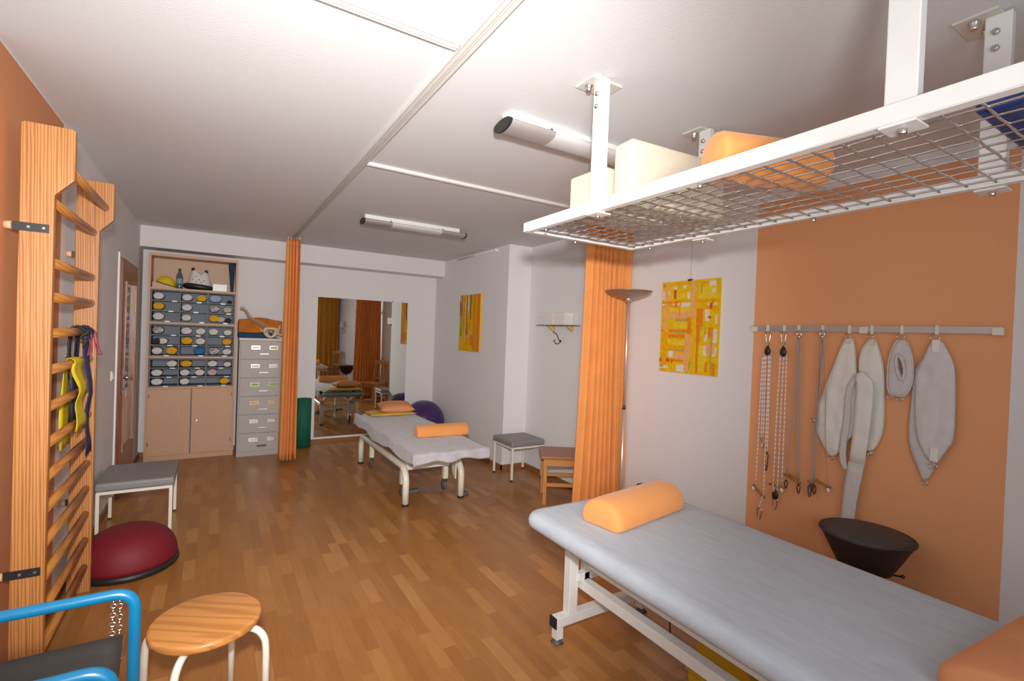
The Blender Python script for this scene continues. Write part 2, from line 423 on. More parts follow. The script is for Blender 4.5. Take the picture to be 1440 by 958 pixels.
mring = mat('bandage_ringed', (.72, .68, .66), .9, nscale=45, col2=(.10, .08, .10))
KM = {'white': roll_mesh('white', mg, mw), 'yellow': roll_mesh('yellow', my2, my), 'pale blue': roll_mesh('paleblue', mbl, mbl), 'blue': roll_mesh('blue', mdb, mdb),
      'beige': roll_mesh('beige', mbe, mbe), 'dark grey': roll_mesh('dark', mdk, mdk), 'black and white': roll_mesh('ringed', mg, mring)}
# insert, column, row, position across slot 0..1, kind, size
rolls = [(0,0,0,.17,'white',1),(0,1,0,.17,'white',1),(0,1,0,.80,'yellow',1),(0,2,0,.22,'pale blue',1.2),(0,2,0,.83,'dark grey',.5),
 (0,0,1,.2,'yellow',1.05),(0,1,1,.18,'white',1),(0,2,1,.2,'black and white',1),(0,2,1,.76,'beige',.9),
 (0,0,2,.17,'white',1.05),(0,1,2,.14,'white',.95),(0,2,2,.18,'yellow',1.05),(0,2,2,.50,'beige',.85),(0,2,2,.80,'dark grey',.7),
 (1,0,0,.17,'black and white',1.05),(1,1,0,.17,'white',1.05),(1,1,0,.82,'white',1),(1,2,0,.15,'white',1),(1,2,0,.83,'white',.9),
 (1,0,1,.12,'dark grey',.8),(1,0,1,.42,'white',.9),(1,1,1,.2,'yellow',1.15),(1,1,1,.82,'white',1),(1,2,1,.80,'yellow',1),
 (1,0,2,.17,'white',1),(1,0,2,.78,'yellow',1.1),(1,1,2,.77,'blue',1.15),(1,2,2,.18,'black and white',1.15),(1,2,2,.82,'white',.95),
 (2,0,0,.84,'white',1),(2,1,0,.22,'yellow',1.15),(2,2,0,.17,'white',1),(2,2,0,.83,'white',.8),
 (2,0,1,.2,'white',1.05),(2,1,1,.15,'white',.95),(2,1,1,.80,'white',.95),(2,2,1,.15,'beige',1),
 (2,0,2,.2,'white',1.1),(2,1,2,.14,'white',.95),(2,2,2,.72,'yellow',1.05)]
coln = ('left', 'centre', 'right'); rown = ('top', 'middle', 'bottom')
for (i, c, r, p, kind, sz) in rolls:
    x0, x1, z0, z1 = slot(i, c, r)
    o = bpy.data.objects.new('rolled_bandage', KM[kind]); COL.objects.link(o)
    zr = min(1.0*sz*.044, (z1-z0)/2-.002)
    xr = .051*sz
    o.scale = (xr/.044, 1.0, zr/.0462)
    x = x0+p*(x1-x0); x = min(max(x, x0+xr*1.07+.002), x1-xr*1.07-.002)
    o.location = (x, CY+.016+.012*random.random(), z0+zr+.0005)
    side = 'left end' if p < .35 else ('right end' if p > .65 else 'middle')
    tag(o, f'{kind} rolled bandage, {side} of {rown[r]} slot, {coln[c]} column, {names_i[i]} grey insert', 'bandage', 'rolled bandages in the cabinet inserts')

# things on the open top shelf (z 1.925)
zt = 1.9252
w1 = MB().prism([(0, 0), (.20, 0), (.20, .012), (0, .062)], .12, lambda u, v, k: Vector((u, k, v))).build('wooden_wedge', m_beech_in, None, bevel=.003)
w1.location = (-.60, 6.61, zt); tag(w1, 'flat light wooden wedge under the yellow dome on the cabinet shelf', 'wedge')
q = MB()
prof = [(.092*math.cos(R(a)), .092*math.sin(R(a))) for a in range(0, 90, 9)]+[(.001, .092)]
q.lathe([(.085, 0)]+prof, seg=30)
for ring in range(1, 9):
    a = R(10*ring); n = max(5, int(22*math.cos(a)))
    for k in range(n):
        b_ = 2*PI*k/n+ring*.4
        q.ball((.091*math.cos(a)*math.cos(b_), .091*math.cos(a)*math.sin(b_), .091*math.sin(a)), .006, seg=6, rings=4)
o = q.build('massage_dome', mat('yellow_rubber', (.78, .56, .015), .5)); o.location = (-.485, 6.70, zt+.045); o.rotation_euler = (0, R(16), 0)
tag(o, 'yellow knobbly half dome leaning on a wooden wedge on the cabinet shelf', 'massage dome')
b_ = thing('plastic_bottle', 'clear grey plastic bottle with green cap beside the yellow dome', 'bottle', (-.355, 6.66, zt))
MB().lathe([(.030, 0), (.034, .01), (.034, .05), (.031, .06), (.034, .07), (.034, .12), (.030, .15), (.016, .19), (.012, .20), (.012, .205)], seg=24).build('body', mat('grey_plastic', (.13, .19, .20), .15, trans=.4), b_)
MB().lathe([(.015, .205), (.015, .228), (.013, .231)], seg=20).build('cap', mat('green_cap', (.01, .16, .03), .4), b_)
MB().lathe([(.0348, .06), (.0348, .115)], seg=24, caps=False).build('label_sleeve', mat('sleeve', (.20, .30, .32), .5), b_)
# white spotted helmet-like shell standing on a black ring
hm = thing('spotted_helmet', 'white spotted two-peaked shell on a black oval ring, on the cabinet shelf', 'helmet', (-.165, 6.70, zt))
MB().tube([(.13*math.cos(2*PI*k/28), .085*math.sin(2*PI*k/28), .034+.014*math.cos(2*PI*k/28+2.8)) for k in range(28)], .030, 12, closed=True).build('rim', m_black, hm)
def shell(u, v):
    a = 2*PI*u; hgt = .16+.075*abs(math.cos(a))**1.5-(0.02 if math.cos(a) > 0 else 0)
    z = .03+hgt*v; rx = .112*(1-.42*v**1.6)
    return Vector((rx*math.cos(a), .07*(1-.45*v**1.6)*math.sin(a), z))
MB().grid(48, 12, shell).build('shell', mat('white_shell', (.72, .68, .68), .4), hm, solid=.006)
q = MB()
for (u, v) in ((.70, .35), (.74, .55), (.78, .38), (.69, .72), (.80, .2), (.72, .2), (.64, .45), (.82, .5)):
    p = shell(u, v); q.ball((p.x, p.y-.002, p.z), .007, (1, .4, 1), 10, 8)
for u in (.0, .5):
    p = shell(u, .88); q.ball((p.x*.86, p.y-.022, p.z), .022, (.9, .5, .9), 12, 8)
q.build('dark_opening', m_black, hm)
o = MB().box(0, .145, 0, .10, 0, .085).build('paper_stack', m_white, bevel=.004); o.location = (-.035, 6.62, zt); tag(o, 'white paper carton between the spotted shell and the blue folder', 'box')
o = MB().prism([(0, .33), (.07, .33), (.055, .0), (.03, .0)], .16, lambda u, v, k: Vector((u, k, v))).build('hanging_folder', mat('navy_cloth', (.012, .030, .085), .8, noise=.2), bevel=.004)
o.location = (.120, 6.64, zt); tag(o, 'dark blue upright folder tapering downward at the right end of the top shelf', 'folder')

# ------------------------------------------------------------------ filing cabinet
fx0, fx1, fy, fh = .246, .694, 6.42, 1.395
fc = thing('filing_cabinet', 'grey metal filing cabinet with six drawers and coloured label windows', 'filing cabinet', (fx0, fy, 0))
FW = fx1-fx0; FD = YB-fy-.01
MB().box(0, FW, .012, FD, 0, fh-.03).build('body', m_filing, fc, bevel=.003)
MB().box(-.004, FW+.004, -.006, FD, fh-.03, fh).build('top_rim', mat('filing_top', (.56, .51, .47), .4), fc, bevel=.003)
tabs = [('w', 'y'), ('w', 'w'), ('g', 'g'), ('y', 'y'), ('w', 's'), ('s', 's')]
tcol = {'w': m_white, 'y': mat('tab_yellow', (.75, .50, .01), .5), 'g': mat('tab_green', (.22, .50, .03), .5), 's': m_alu}
dh = (fh-.03-.06)/6
for k in range(6):
    z1 = fh-.035-k*dh; z0 = z1-dh+.006
    dw = MB().box(.016, FW-.016, -.004, .014, z0, z1).build('drawer', m_filing, fc, bevel=.003)
    for j, x in enumerate((.125, .315)):
        f = MB().box(x, x+.09, -.010, -.003, z0+.115, z0+.158).build('label_frame', m_chrome, dw)
        MB().box(x+.008, x+.082, -.013, -.009, z0+.123, z0+.150).build('label_card', tcol[tabs[k][j]], f)
    MB().box(.21, .31, -.022, -.004, z0+.063, z0+.071).box(.21, .31, -.024, -.018, z0+.052, z0+.071).build('handle', m_alu if k < 5 else m_darkmetal, dw, bevel=.002)

# on top of the filing cabinet
def slab(name, x0, x1, y0, y1, z0, z1, m, amp=.012, seed=0, droop=0):
    rnd = random.Random(seed); ph = [rnd.random()*6 for _ in range(4)]
    q = MB().box(x0, x1, y0, y1, z0, z1)
    bmesh.ops.subdivide_edges(q.bm, edges=q.bm.edges[:], cuts=7, use_grid_fill=True)
    for v in q.bm.verts:
        if v.co.z > z0+.004:
            v.co.z += amp*(math.sin(v.co.x*14+ph[0])+.6*math.sin(v.co.y*17+ph[1])-.8)*(v.co.z-z0)/(z1-z0)
        v.co.y += .4*amp*math.sin(v.co.x*21+ph[2]+v.co.z*40)
    return q.build(name, m, smooth=True, bevel=.012, seg=3, loc=(x0, y0, z0))
o = slab('folded_mat', .235, .62, 6.50, 6.80, fh+.001, fh+.058, mat('blue_cloth', (.010, .055, .115), .85), 0, 1); tag(o, 'dark blue folded mat lying flat on the grey filing cabinet', 'mat')
ob = slab('folded_blanket', .235, .70, 6.515, 6.80, fh+.060, fh+.235, mat('rust_blanket', (.60, .17, .010), .9, noise=.3, nscale=9), .016, 3); tag(ob, 'rust orange folded blanket on the blue mat on the filing cabinet', 'blanket')
mb_ = mat('bone_plastic', (.44, .32, .21), .55, noise=.25, nscale=60)
sp = thing('spine_model', 'bone coloured model of a human spine and pelvis leaning on the orange blanket', 'spine model', (.47, 6.47, fh+.06))
path = [(.245, 1.735), (.275, 1.735), (.31, 1.69), (.335, 1.64), (.375, 1.60), (.43, 1.575), (.48, 1.548), (.525, 1.515)]
sp_o = Vector((.47, 6.47, fh+.06))
def pt(t):
    k = t*(len(path)-1); i = min(int(k), len(path)-2); f = k-i
    a, b2 = path[i], path[i+1]
    return Vector((a[0]+(b2[0]-a[0])*f, 6.455, a[1]+(b2[1]-a[1])*f))-sp_o
N = 18
for k in range(N):
    t = (k+.5)/N; p = pt(t); dd = (pt(min(1, t+.02))-pt(max(0, t-.02))).normalized()
    r_ = .0115+.007*t
    Mx = dd.to_track_quat('Z', 'Y').to_matrix().to_4x4()
    q = MB().lathe([(r_*.8, -.007), (r_, -.006), (r_*.82, 0), (r_, .006), (r_*.8, .007)], p, 12, Mx)
    nrm = Vector((-dd.z, 0, dd.x)); 
    q.bar(p-nrm*r_*.5, p-nrm*(-r_*2.1) , .006, .009)
    q.bar(p+Vector((0, -r_*1.7, 0))+nrm*r_*.4, p+Vector((0, r_*1.7, 0))+nrm*r_*.4, .006, .006)
    q.build('vertebra', mb_, sp)
pc = Vector((.575, 6.45, 1.475))-sp_o
q = MB()
for sgn in (-1, 1):
    ring = [pc+Vector((.062*math.cos(a)+.01*sgn, sgn*(.012+.020*abs(math.sin(a))), .052*math.sin(a)+.012*math.cos(2*a))) for a in [2*PI*k/20 for k in range(20)]]
    q.tube(ring, [.012+.008*abs(math.cos(2*PI*k/20)) for k in range(20)], 8, closed=True)
    q.tube([pc+Vector((-.05, sgn*.03, -.01)), pc+Vector((-.11, sgn*.045, .01)), pc+Vector((-.125, sgn*.04, .035))], [.02, .018, .008], 8, flat=.5)
    q.tube([pc+Vector((.05, sgn*.03, .0)), pc+Vector((.085, sgn*.035, .045)), pc+Vector((.09, sgn*.03, .085))], [.016, .022, .004], 8, flat=.5)
    q.tube([pc+Vector((.06, sgn*.03, -.02)), pc+Vector((.12, sgn*.03, -.04))], [.012, .008], 8)
q.build('pelvis', mat('pelvis_plastic', (.68, .58, .40), .5), sp)
MB().tube([pc+Vector((-.03, 0, .03)), pc+Vector((.0, 0, .0)), pc+Vector((.04, 0, -.03))], [.024, .02, .008], 10).build('sacrum', mb_, sp)

# ------------------------------------------------------------------ curtains
def curtain(name, label, m, x0t, x1t, x0b, x1b, y, z0, z1, folds, amp, seed=1, axis=0, hold=None):
    rnd = random.Random(seed); ph = [rnd.random()*6 for _ in range(5)]
    root = thing(name, label, 'curtain', ((x0t+x1t)/2, y, z0) if axis == 0 else (y, (x0t+x1t)/2, z0))
    ox, oy, oz = root.location
    def fn(u, v):
        a = x0b+(x1b-x0b)*u; b2 = x0t+(x1t-x0t)*u
        w_ = v**.8
        x = a*(1-w_)+b2*w_
        uu = u+.035*math.sin(7*u+ph[1])
        d_ = amp*(math.sin(2*PI*folds*uu+ph[0])+.35*math.sin(2*PI*folds*2.1*uu+ph[2]+v*1.2))*(1-.35*v)
        d_ += amp*.35*math.sin(3*v+4*u+ph[3])
        x += .25*amp*math.sin(2*PI*folds*uu*1+ph[4]+2*v)
        z = z0+(z1-z0)*v
        if axis == 0: return Vector((x-ox, y+d_-oy, z-oz))
        return Vector((y+d_-ox, x-oy, z-oz))
    MB().grid(int(folds*16), 24, fn).build('drape', m, root, solid=.002)
    # heading tape
    MB().grid(int(folds*16), 2, lambda u, v: fn(u, 1-.035*v)+(Vector((0, -.003, 0)) if axis == 0 else Vector((-.003, 0, 0)))).build('heading_tape', m, root, solid=.003)
    q = MB()
    for k in range(int(folds)+1):
        p = fn(min(1, (k+.2)/folds), 1); q.tube([(p.x, p.y, p.z-.02), (p.x, p.y, p.z+.022)], .004, 6)
    q.build('glider', m_white, root)
    return root
c1 = curtain('hanging_curtain', 'narrow gathered orange curtain hanging beside the grey filing cabinet', m_curtain, .675, .815, .655, .835, 6.02, .03, 2.545, 4, .045, 3)
c2 = curtain('hanging_curtain', 'wide orange curtain gathered at the right wall behind the floor lamp', m_curtain, 2.60, 3.095, 2.53, 3.125, 3.085, .03, 2.545, 8, .038, 11)
c3 = curtain('window_curtain', 'ochre yellow curtain across the rear wall, seen in the mirror', m_yellowcurt, 1.5, 3.08, 1.5, 3.08, -1.12, .05, 2.52, 14, .035, 5)

# ceiling tracks
def track(label, a, b, wdt, hh=.022, lines=1):
    t = thing('curtain_track', label, 'curtain track', (a[0], a[1], ZC))
    a = Vector((a[0], a[1], 0)); b = Vector((b[0], b[1], 0)); dvec = (b-a); L = dvec.length; dvec.normalize(); n = Vector((-dvec.y, dvec.x, 0))
    q = MB()
    for k in range(lines):
        off = (k-(lines-1)/2)*wdt/lines
        p0 = n*off; p1 = dvec*L+n*off; zc = -hh/2-.0005
        ww = wdt/lines*.86
        q.bar(p0+Vector((0, 0, -.004)), p1+Vector((0, 0, -.004)), ww, .006)
        for sg in (-1, 1): q.bar(p0+n*sg*ww*.38+Vector((0, 0, zc)), p1+n*sg*ww*.38+Vector((0, 0, zc)), ww*.22, hh)
    q.build('rail_profile', mat('track_white', (.66, .62, .59), .45, noise=.03), t)
    q = MB(); k = .25
    while k < L:
        q.lathe([(.004, -.0085), (.004, -.006)], dvec*k, 8); k += .6
    q.build('screw', m_darkmetal, t)
    return t
track('long double white curtain track running down the ceiling to the rear beam', (.742, YR+.02), (.742, 6.12), .055, .018, 2)
track('single white curtain track crossing the ceiling to the right wall curtain', (.775, 3.04), (XR-.01, 3.04), .026, .018, 1)
track('white curtain track branching left from the long track, nearest the camera', (XL+.01, 1.60), (.712, 1.60), .045, .018, 2)

# ------------------------------------------------------------------ mirror
mr = thing('wall_mirror', 'large frameless rectangular mirror on the back wall reflecting the room', 'mirror', (1.16, YB, .07))
mirror_m = mat('mirror_silver', (.82, .86, .82), .0, 1.0)
MB().box(0, 1.242, -.008, -.001, .0, 1.887).build('mirror_glass', mirror_m, mr)
MB().box(-.0, 1.242, -.016, -.001, -.018, .006).build('bottom_rail', m_white, mr)
q = MB()
for x in (.25, 1.0): q.box(x, x+.02, -.012, -.001, 1.88, 1.897)
q.build('clip', m_chrome, mr)
# white strip on wall edge (right of mirror) : door contact
# green rolled mat
def green(u, v):
    a = u*2*PI*2.6; r_ = .105-.055*u
    return Vector((r_*math.cos(a+2.2), r_*math.sin(a+2.2), .62*v))
gmn = MB().grid(80, 2, green).build('rolled_mat', m_greenmat, None, solid=.010); gmn.location = (1.0, 6.70, .005)
tag(gmn, 'dark green exercise mat rolled up and standing between orange curtain and mirror', 'rolled mat')

# ------------------------------------------------------------------ treatment table far (with blanket)
T2 = (1.745, 4.78, 0)
t2 = thing('treatment_table', 'far white-framed treatment table with arched legs under a grey blanket', 'treatment table', T2)
x0, x1, y0, y1, zt2 = 1.43-T2[0], 2.06-T2[0], 3.74-T2[1], 5.92-T2[1], .535
MB().box(x0+.01, x1-.01, y0+.01, y1, zt2-.055, zt2).build('padded_top', m_tealvinyl, t2, bevel=.022, seg=4)
MB().bar((x0+.10, y0+.15, zt2-.075), (x0+.10, y1-.15, zt2-.075), .03, .04).bar((x1-.10, y0+.15, zt2-.075), (x1-.10, y1-.15, zt2-.075), .03, .04).bar((x0+.1, y0+.25, zt2-.075), (x1-.1, y0+.25, zt2-.075), .03, .04).bar((x0+.1, y1-.25, zt2-.075), (x1-.1, y1-.25, zt2-.075), .03, .04).build('upper_frame', m_cream_metal, t2)
for sx in (-.27, .27):
    pth = [(sx, -.68, .016), (sx, -.68, .20)]+[(sx, -.68+.13*(1-math.cos(a)), .20+.13*math.sin(a)) for a in [R(15*k) for k in range(1, 6)]]
    far = [(sx, .86, .016), (sx, .86, .20)]+[(sx, .86-.13*(1-math.cos(a)), .20+.13*math.sin(a)) for a in [R(15*k) for k in range(1, 6)]]
    lg = MB().tube(pth+far[::-1], .030, 14).build('arched_leg_rail', m_cream_metal, t2)
    MB().lathe([(.032, 0), (.032, .018)], (sx, -.68, 0), 16).lathe([(.032, 0), (.032, .018)], (sx, .86, 0), 16).build('foot_cap', m_black, lg)
    s_ = -1 if sx < 0 else 1
    ix = sx-s_*.055
    for yy in (-.43, .62):
        cp = MB().bar((ix, yy, .12), (ix, yy, .36), .045, .045).build('castor_post', m_cream_metal, t2)
        wq = MB().lathe([(.020, -.012), (.045, -.012), (.048, 0), (.045, .012), (.020, .012)], (ix, yy+.02, .049), 20, Matrix.Rotation(R(90), 4, 'Y'))
        wq.build('castor_wheel', m_rubber, cp)
        MB().bar((ix-.018, yy+.0, .12), (ix-.018, yy+.02, .05), .004, .03).bar((ix+.018, yy, .12), (ix+.018, yy+.02, .05), .004, .03).build('castor_fork', m_chrome, cp)
    # scissor arms and hinge plates
    MB().bar((ix, -.50, .33), (ix, -.10, .485), .035, .06).build('lift_arm', m_cream_metal, t2)
    MB().bar((ix, .62, .33), (ix, .95, .485), .035, .06).build('lift_arm', m_cream_metal, t2)
    MB().prism([(-.66, .16), (-.60, .20), (-.56, .32), (-.56, .42), (-.62, .45), (-.67, .40)], .012, lambda u, v, k: Vector((sx+s_*.030*-1+k-.006, u+.04, v))).build('hinge_plate', m_cream_metal, t2)
MB().bar((-.22, -.50, .30), (.22, -.50, .30), .05, .06).build('cross_bar', m_cream_metal, t2)
MB().bar((-.22, .70, .26), (.22, .70, .26), .05, .06).build('cross_bar', m_cream_metal, t2)
MB().tube([(-.02, -.45, .33), (-.02, .1, .40)], .032, 14).tube([(-.02, .1, .40), (-.02, .4, .44)], .016, 12).build('lift_motor', m_alu, t2)
MB().tube(roundpath([(-.12, -.55, .33), (-.04, -.62, .45), (.18, -.62, .45), (.11, -.55, .33)], .03), .009, 8).build('release_bar', m_cream_metal, t2)
MB().tube(roundpath([(-.10, -.35, .30), (-.12, -.30, .05), (-.05, -.36, .012), (.10, -.45, .012), (.22, -.5, .012), (.40, -.60, .012), (.33, -.66, .012)], .06), .005, 6).build('power_cord', m_rubber, t2)
MB().box(-.13, -.03, -.40, -.34, .001, .035).build('foot_switch', m_rubber, t2, bevel=.008)
MB().box(.30, .37, -.66, -.58, .001, .028).build('foot_switch', m_rubber, t2, bevel=.008)

# blanket lying over it (top-level)
bl0 = (T2[0], T2[1], zt2)
def blank(u, v):
    # u across, v along (0 near)
    bx0, bx1, by0, by1 = x0-.022, x1+.022, y0-.03, y1-.17
    cu = (u-.5)*2; over = 1.0
    s_ = 1.30*cu
    hx = (bx1-bx0)/2; cx_ = (bx0+bx1)/2
    if abs(s_) <= 1: x = cx_+hx*s_; z = .010+.003*math.sin(9*v+5*u)
    else:
        e = (abs(s_)-1)/.30
        dep = .10*(1+.22*math.sin(v*13+(0 if cu < 0 else 2))+.10*math.sin(v*31))*min(1, .35+max(0, v-.04)*5)
        x = cx_+math.copysign(hx+.010*math.sin(v*24)+.01*e, cu); z = .010-dep*e
    vv = v*1.10-.10
    if vv >= 0: y = by0+(by1-by0)*vv
    else:
        y = by0-.006*math.sin(u*30); e = -vv/.10; z = min(z, .010-(.075+.010*math.sin(u*17))*e) - .02*e*abs(cu)**4
        if z < -.18: z = -.18
    # puckered hems near both ends
    if vv > .93:
        z += .014*math.sin(u*55)*(vv-.93)/.07
    return Vector((x, y, z+.004*math.sin(23*u+11*v)))
bo = MB().grid(60, 60, blank).build('terry_blanket', m_terry, None, solid=.010); bo.location = bl0
tag(bo, 'grey terry blanket draped over the far treatment table', 'blanket')

# bolsters (D-shaped) ------------------------------------------------
def bolster(label, L, W_, H_, m, loc, rz, name='half_round_bolster', full=False, tilt=0):
    q = MB(); n = 20; secs = 10
    def sec(k): # shrink at ends
        t = k/secs
        return t
    prof = []
    if full:
        for k in range(28):
            a = 2*PI*k/28; prof.append((W_/2*math.cos(a), H_/2+H_/2*math.sin(a)))
    else:
        # flat base with rounded corners and arch
        for k in range(5): a = R(-90+18*k+0); prof.append((W_/2-.02+.02*math.cos(a), .02+.02*math.sin(a)))
        for k in range(1, 16):
            a = PI*k/16; prof.append((W_/2*math.cos(a)*1.0, .02+(H_-.02)*math.sin(a)**.85))
        for k in range(5): a = R(180+18*k); prof.append((-(W_/2-.02)+.02*math.cos(a), .02+.02*math.sin(a)))
    xs = [(-L/2, .80), (-L/2+.004, .90), (-L/2+.016, .97), (-L/2+.04, 1), (-L/4, 1.01), (0, 1), (L/4, 1.01), (L/2-.04, 1), (L/2-.016, .97), (L/2-.004, .90), (L/2, .80)]
    rings = []
    for (x, s_) in xs:
        rings.append([q.bm.verts.new((x, p*s_, (z-H_*.45)*s_+H_*.45 if z > .021 else z+(1-s_)*.02)) for p, z in prof])
    for A, B_ in zip(rings, rings[1:]):
        for k in range(len(prof)):
            f = q.bm.faces.new((A[k], A[(k+1) % len(prof)], B_[(k+1) % len(prof)], B_[k])); f.smooth = True
    for rg in (rings[0][::-1], rings[-1]):
        f = q.bm.faces.new(rg); f.smooth = True
    o = q.build(name, m); o.location = loc; o.rotation_euler = (0, R(tilt), rz)
    tag(o, label, 'bolster'); return o
bolster('orange half-round bolster on the grey blanket of the far treatment table', .52, .16, .11, m_orange, (1.90, 4.33, .551), R(-4))
# cushions on far table
def cushion(name, label, m, W_, D_, H_, loc, rot):
    q = MB()
    def top(sg):
        def fn(u, v):
            a, b2 = u*2-1, v*2-1
            e = (1-abs(a)**3.2)*(1-abs(b2)**3.2)
            x = a*W_/2*(1-.07*(1-abs(b2)**2)*abs(a)**4) ; y = b2*D_/2*(1-.07*(1-abs(a)**2)*abs(b2)**4)
            return Vector((x, y, H_/2*(1+sg*e**.6*1.0)*1 if sg > 0 else H_/2*(1-e**.6)))
        return fn
    q.grid(18, 18, top(1)); q.grid(18, 18, top(-1), flip=True)
    bmesh.ops.remove_doubles(q.bm, verts=q.bm.verts[:], dist=.0005)
    o = q.build(name, m, smooth=True); o.location = loc; o.rotation_euler = rot
    return tag(o, label, 'pillow')
cushion('flat_cushion', 'flat mustard cushion under the orange pillow on the far table', m_yellow, .56, .34, .045, (1.80, 5.63, .549), (0, 0, R(2)))
cushion('pillow', 'plump orange pillow on the mustard cushion at the far table head', m_orange_dark, .40, .34, .11, (1.85, 5.60, .590), (R(6), 0, R(-6)))

# exercise ball
q = MB().ball((0, 0, 0), .29, seg=48, rings=32)
o = q.build('exercise_ball', m_purple); o.location = (2.535, 6.42, .29); tag(o, 'large dark purple exercise ball in the back corner', 'ball')

# ------------------------------------------------------------------ vinyl stools
def vinyl_stool(label, X0, X1, Y0, Y1, zs, rz=0):
    cx_, cy_ = (X0+X1)/2, (Y0+Y1)/2; w_, d_ = (X1-X0)/2, (Y1-Y0)/2
    t = thing('padded_bench_stool', label, 'stool', (cx_, cy_, 0), rz, 'grey padded stools on cream square legs')
    MB().box(-w_-.012, w_+.012, -d_-.012, d_+.012, zs-.062, zs).build('seat', m_greyvinyl, t, bevel=.018, seg=4)
    q = MB()
    for a, b2 in (((-w_, -d_), (w_, -d_)), ((w_, -d_), (w_, d_)), ((w_, d_), (-w_, d_)), ((-w_, d_), (-w_, -d_))):
        q.bar((a[0]*.96, a[1]*.96, zs-.072), (b2[0]*.96, b2[1]*.96, zs-.072), .018, .020)
    q.build('seat_frame', m_cream_metal, t)
    for sx in (-1, 1):
        for sy in (-1, 1):
            lg = MB().bar((sx*w_*.96, sy*d_*.96, .012), (sx*w_*.96, sy*d_*.96, zs-.066), .020, .020).build('leg', m_cream_metal, t)
            MB().box(sx*w_*.96-.012, sx*w_*.96+.012, sy*d_*.96-.012, sy*d_*.96+.012, 0, .014).build('foot_cap', m_black, lg)
    return t
vinyl_stool('low grey padded stool with cream legs by the wall step, near the chair', 2.70, 3.10, 4.305, 4.70, .42)
vinyl_stool('low grey padded stool with cream legs beside the wall bars', -.665, -.235, 4.28, 4.80, .42)

# ------------------------------------------------------------------ wooden chairs
def chair(label, corner, ang):
    """corner = near-left seat corner, side s points at angle ang, backrest along +t"""
    t = thing('wooden_chair', label, 'chair', (corner[0], corner[1], 0), ang, 'pine chairs with slatted backs')
    # local: x = t direction (towards the back), y = s direction ; seat 0..0.42
    W_ = .40
    MB().box(-.01, W_, -.01, W_+.01, .425, .452).build('seat', m_seatred, t, bevel=.006)
    for x in (.015,):
        for y in (.015, W_-.05): MB().box(x, x+.035, y, y+.035, 0, .425).build('leg', m_chair, t, bevel=.003)
    for y in (.0, W_-.035):
        MB().bar((W_-.02, y+.018, 0), (W_-.02, y+.018, .44), .035, .035).bar((W_-.02, y+.018, .43), (W_+.05, y+.018, .90), .033, .033).build('back_post', m_chair, t, bevel=.003)
    MB().box(.03, .05, .05, W_-.05, .36, .425).box(.05, W_-.04, .02, .04, .36, .425).box(.05, W_-.04, W_-.045, W_-.025, .36, .425).box(W_-.035, W_-.015, .03, W_-.03, .36, .425).build('apron', m_chair, t)
    MB().box(.04, W_-.03, .022, .042, .17, .20).box(.04, W_-.03, W_-.045, W_-.025, .17, .20).build('stretcher', m_chair, t)
    MB().prism([(0, .855), (.05, .88), (W_/2, .925), (W_-.05, .88), (W_, .855), (W_-.02, .80), (W_/2, .84), (.02, .80)], .022, lambda u, v, k: Vector((W_+.035+k, u, v))).build('top_rail', m_chair, t, bevel=.004)
    MB().box(W_-.002, W_+.018, .03, W_-.03, .50, .535).build('lower_rail', m_chair, t)
    for k in range(5):
        y = .06+k*.07
        MB().bar((W_+.008, y, .52), (W_+.045, y, .85), .030, .012).build('back_slat', m_chair, t)
    return t
chair('pine chair with slatted back and reddish seat beside the wide orange curtain', (2.575, 3.585), R(-32))
chair('pine chair with slatted back before the ochre curtain, seen in the mirror', (2.50, -.55), R(-20))

# ------------------------------------------------------------------ paintings
PAL = {'yel': (.84, .52, .008), 'lem': (.84, .60, .03), 'amb': (.85, .42, .008), 'ora': (.83, .25, .015), 'red': (.68, .11, .015), 'pea': (.88, .42, .16), 'whi': (.80, .72, .60), 'oli': (.50, .40, .07), 'dar': (.10, .085, .06), 'tan': (.62, .42, .13), 'grn': (.30, .42, .03)}
PM = {k: mat('paint_'+k, v, .5, noise=.14, nscale=38, bump=.3, bscale=120) for k, v in PAL.items()}
for _m in PM.values(): _m.node_tree.nodes['Principled BSDF'].inputs['Specular IOR Level'].default_value = .05; _m.node_tree.nodes['Principled BSDF'].inputs['Roughness'].default_value = .9
def canvas_strokes(parent, x, W_, H_, strokes, seed):
    """hand-brushed bars: u to the right as seen from the room (towards -y), v up"""
    rnd = random.Random(seed); keys = list(PM); q = MB(); q.mi = len(keys)
    q.box(x, x+.018, -W_/2, W_/2, 0, H_)
    for i, (u0_, u1_, v0_, v1_, c) in enumerate(strokes):
        n = 7; q.mi = keys.index(c)
        xx = x-.0004-i*.00006
        vert = (v1_-v0_)*H_ > (u1_-u0_)*W_
        A_, B_ = [], []
        for k in range(n+1):
            t = k/n; jit = .010*(rnd.random()-.5)
            if vert:
                v = v0_+(v1_-v0_)*t+ (jit if k in (0, n) else 0); a1 = u0_+jit; b1 = u1_+.010*(rnd.random()-.5)
                pa, pb = (a1, v), (b1, v+.02*(rnd.random()-.5)*(k in (0, n)))
            else:
                u = u0_+(u1_-u0_)*t; a1 = v0_+jit; b1 = v1_+.010*(rnd.random()-.5)
                pa, pb = (u, a1), (u+.02*(rnd.random()-.5)*(k in (0, n)), b1)
            cl = lambda z: min(1, max(0, z))
            A_.append(q.bm.verts.new((xx, (.5-cl(pa[0]))*W_, cl(pa[1])*H_))); B_.append(q.bm.verts.new((xx, (.5-cl(pb[0]))*W_, cl(pb[1])*H_)))
        for k in range(n): q.bm.faces.new((A_[k], A_[k+1], B_[k+1], B_[k])).material_index = q.mi
    q.build('canvas', [PM[k] for k in keys]+[PM['yel']], parent)
pA = thing('abstract_painting', 'tall abstract canvas of vertical yellow and orange streaks on the far right wall', 'painting', (XC, 5.655, 1.315), group='abstract canvases')
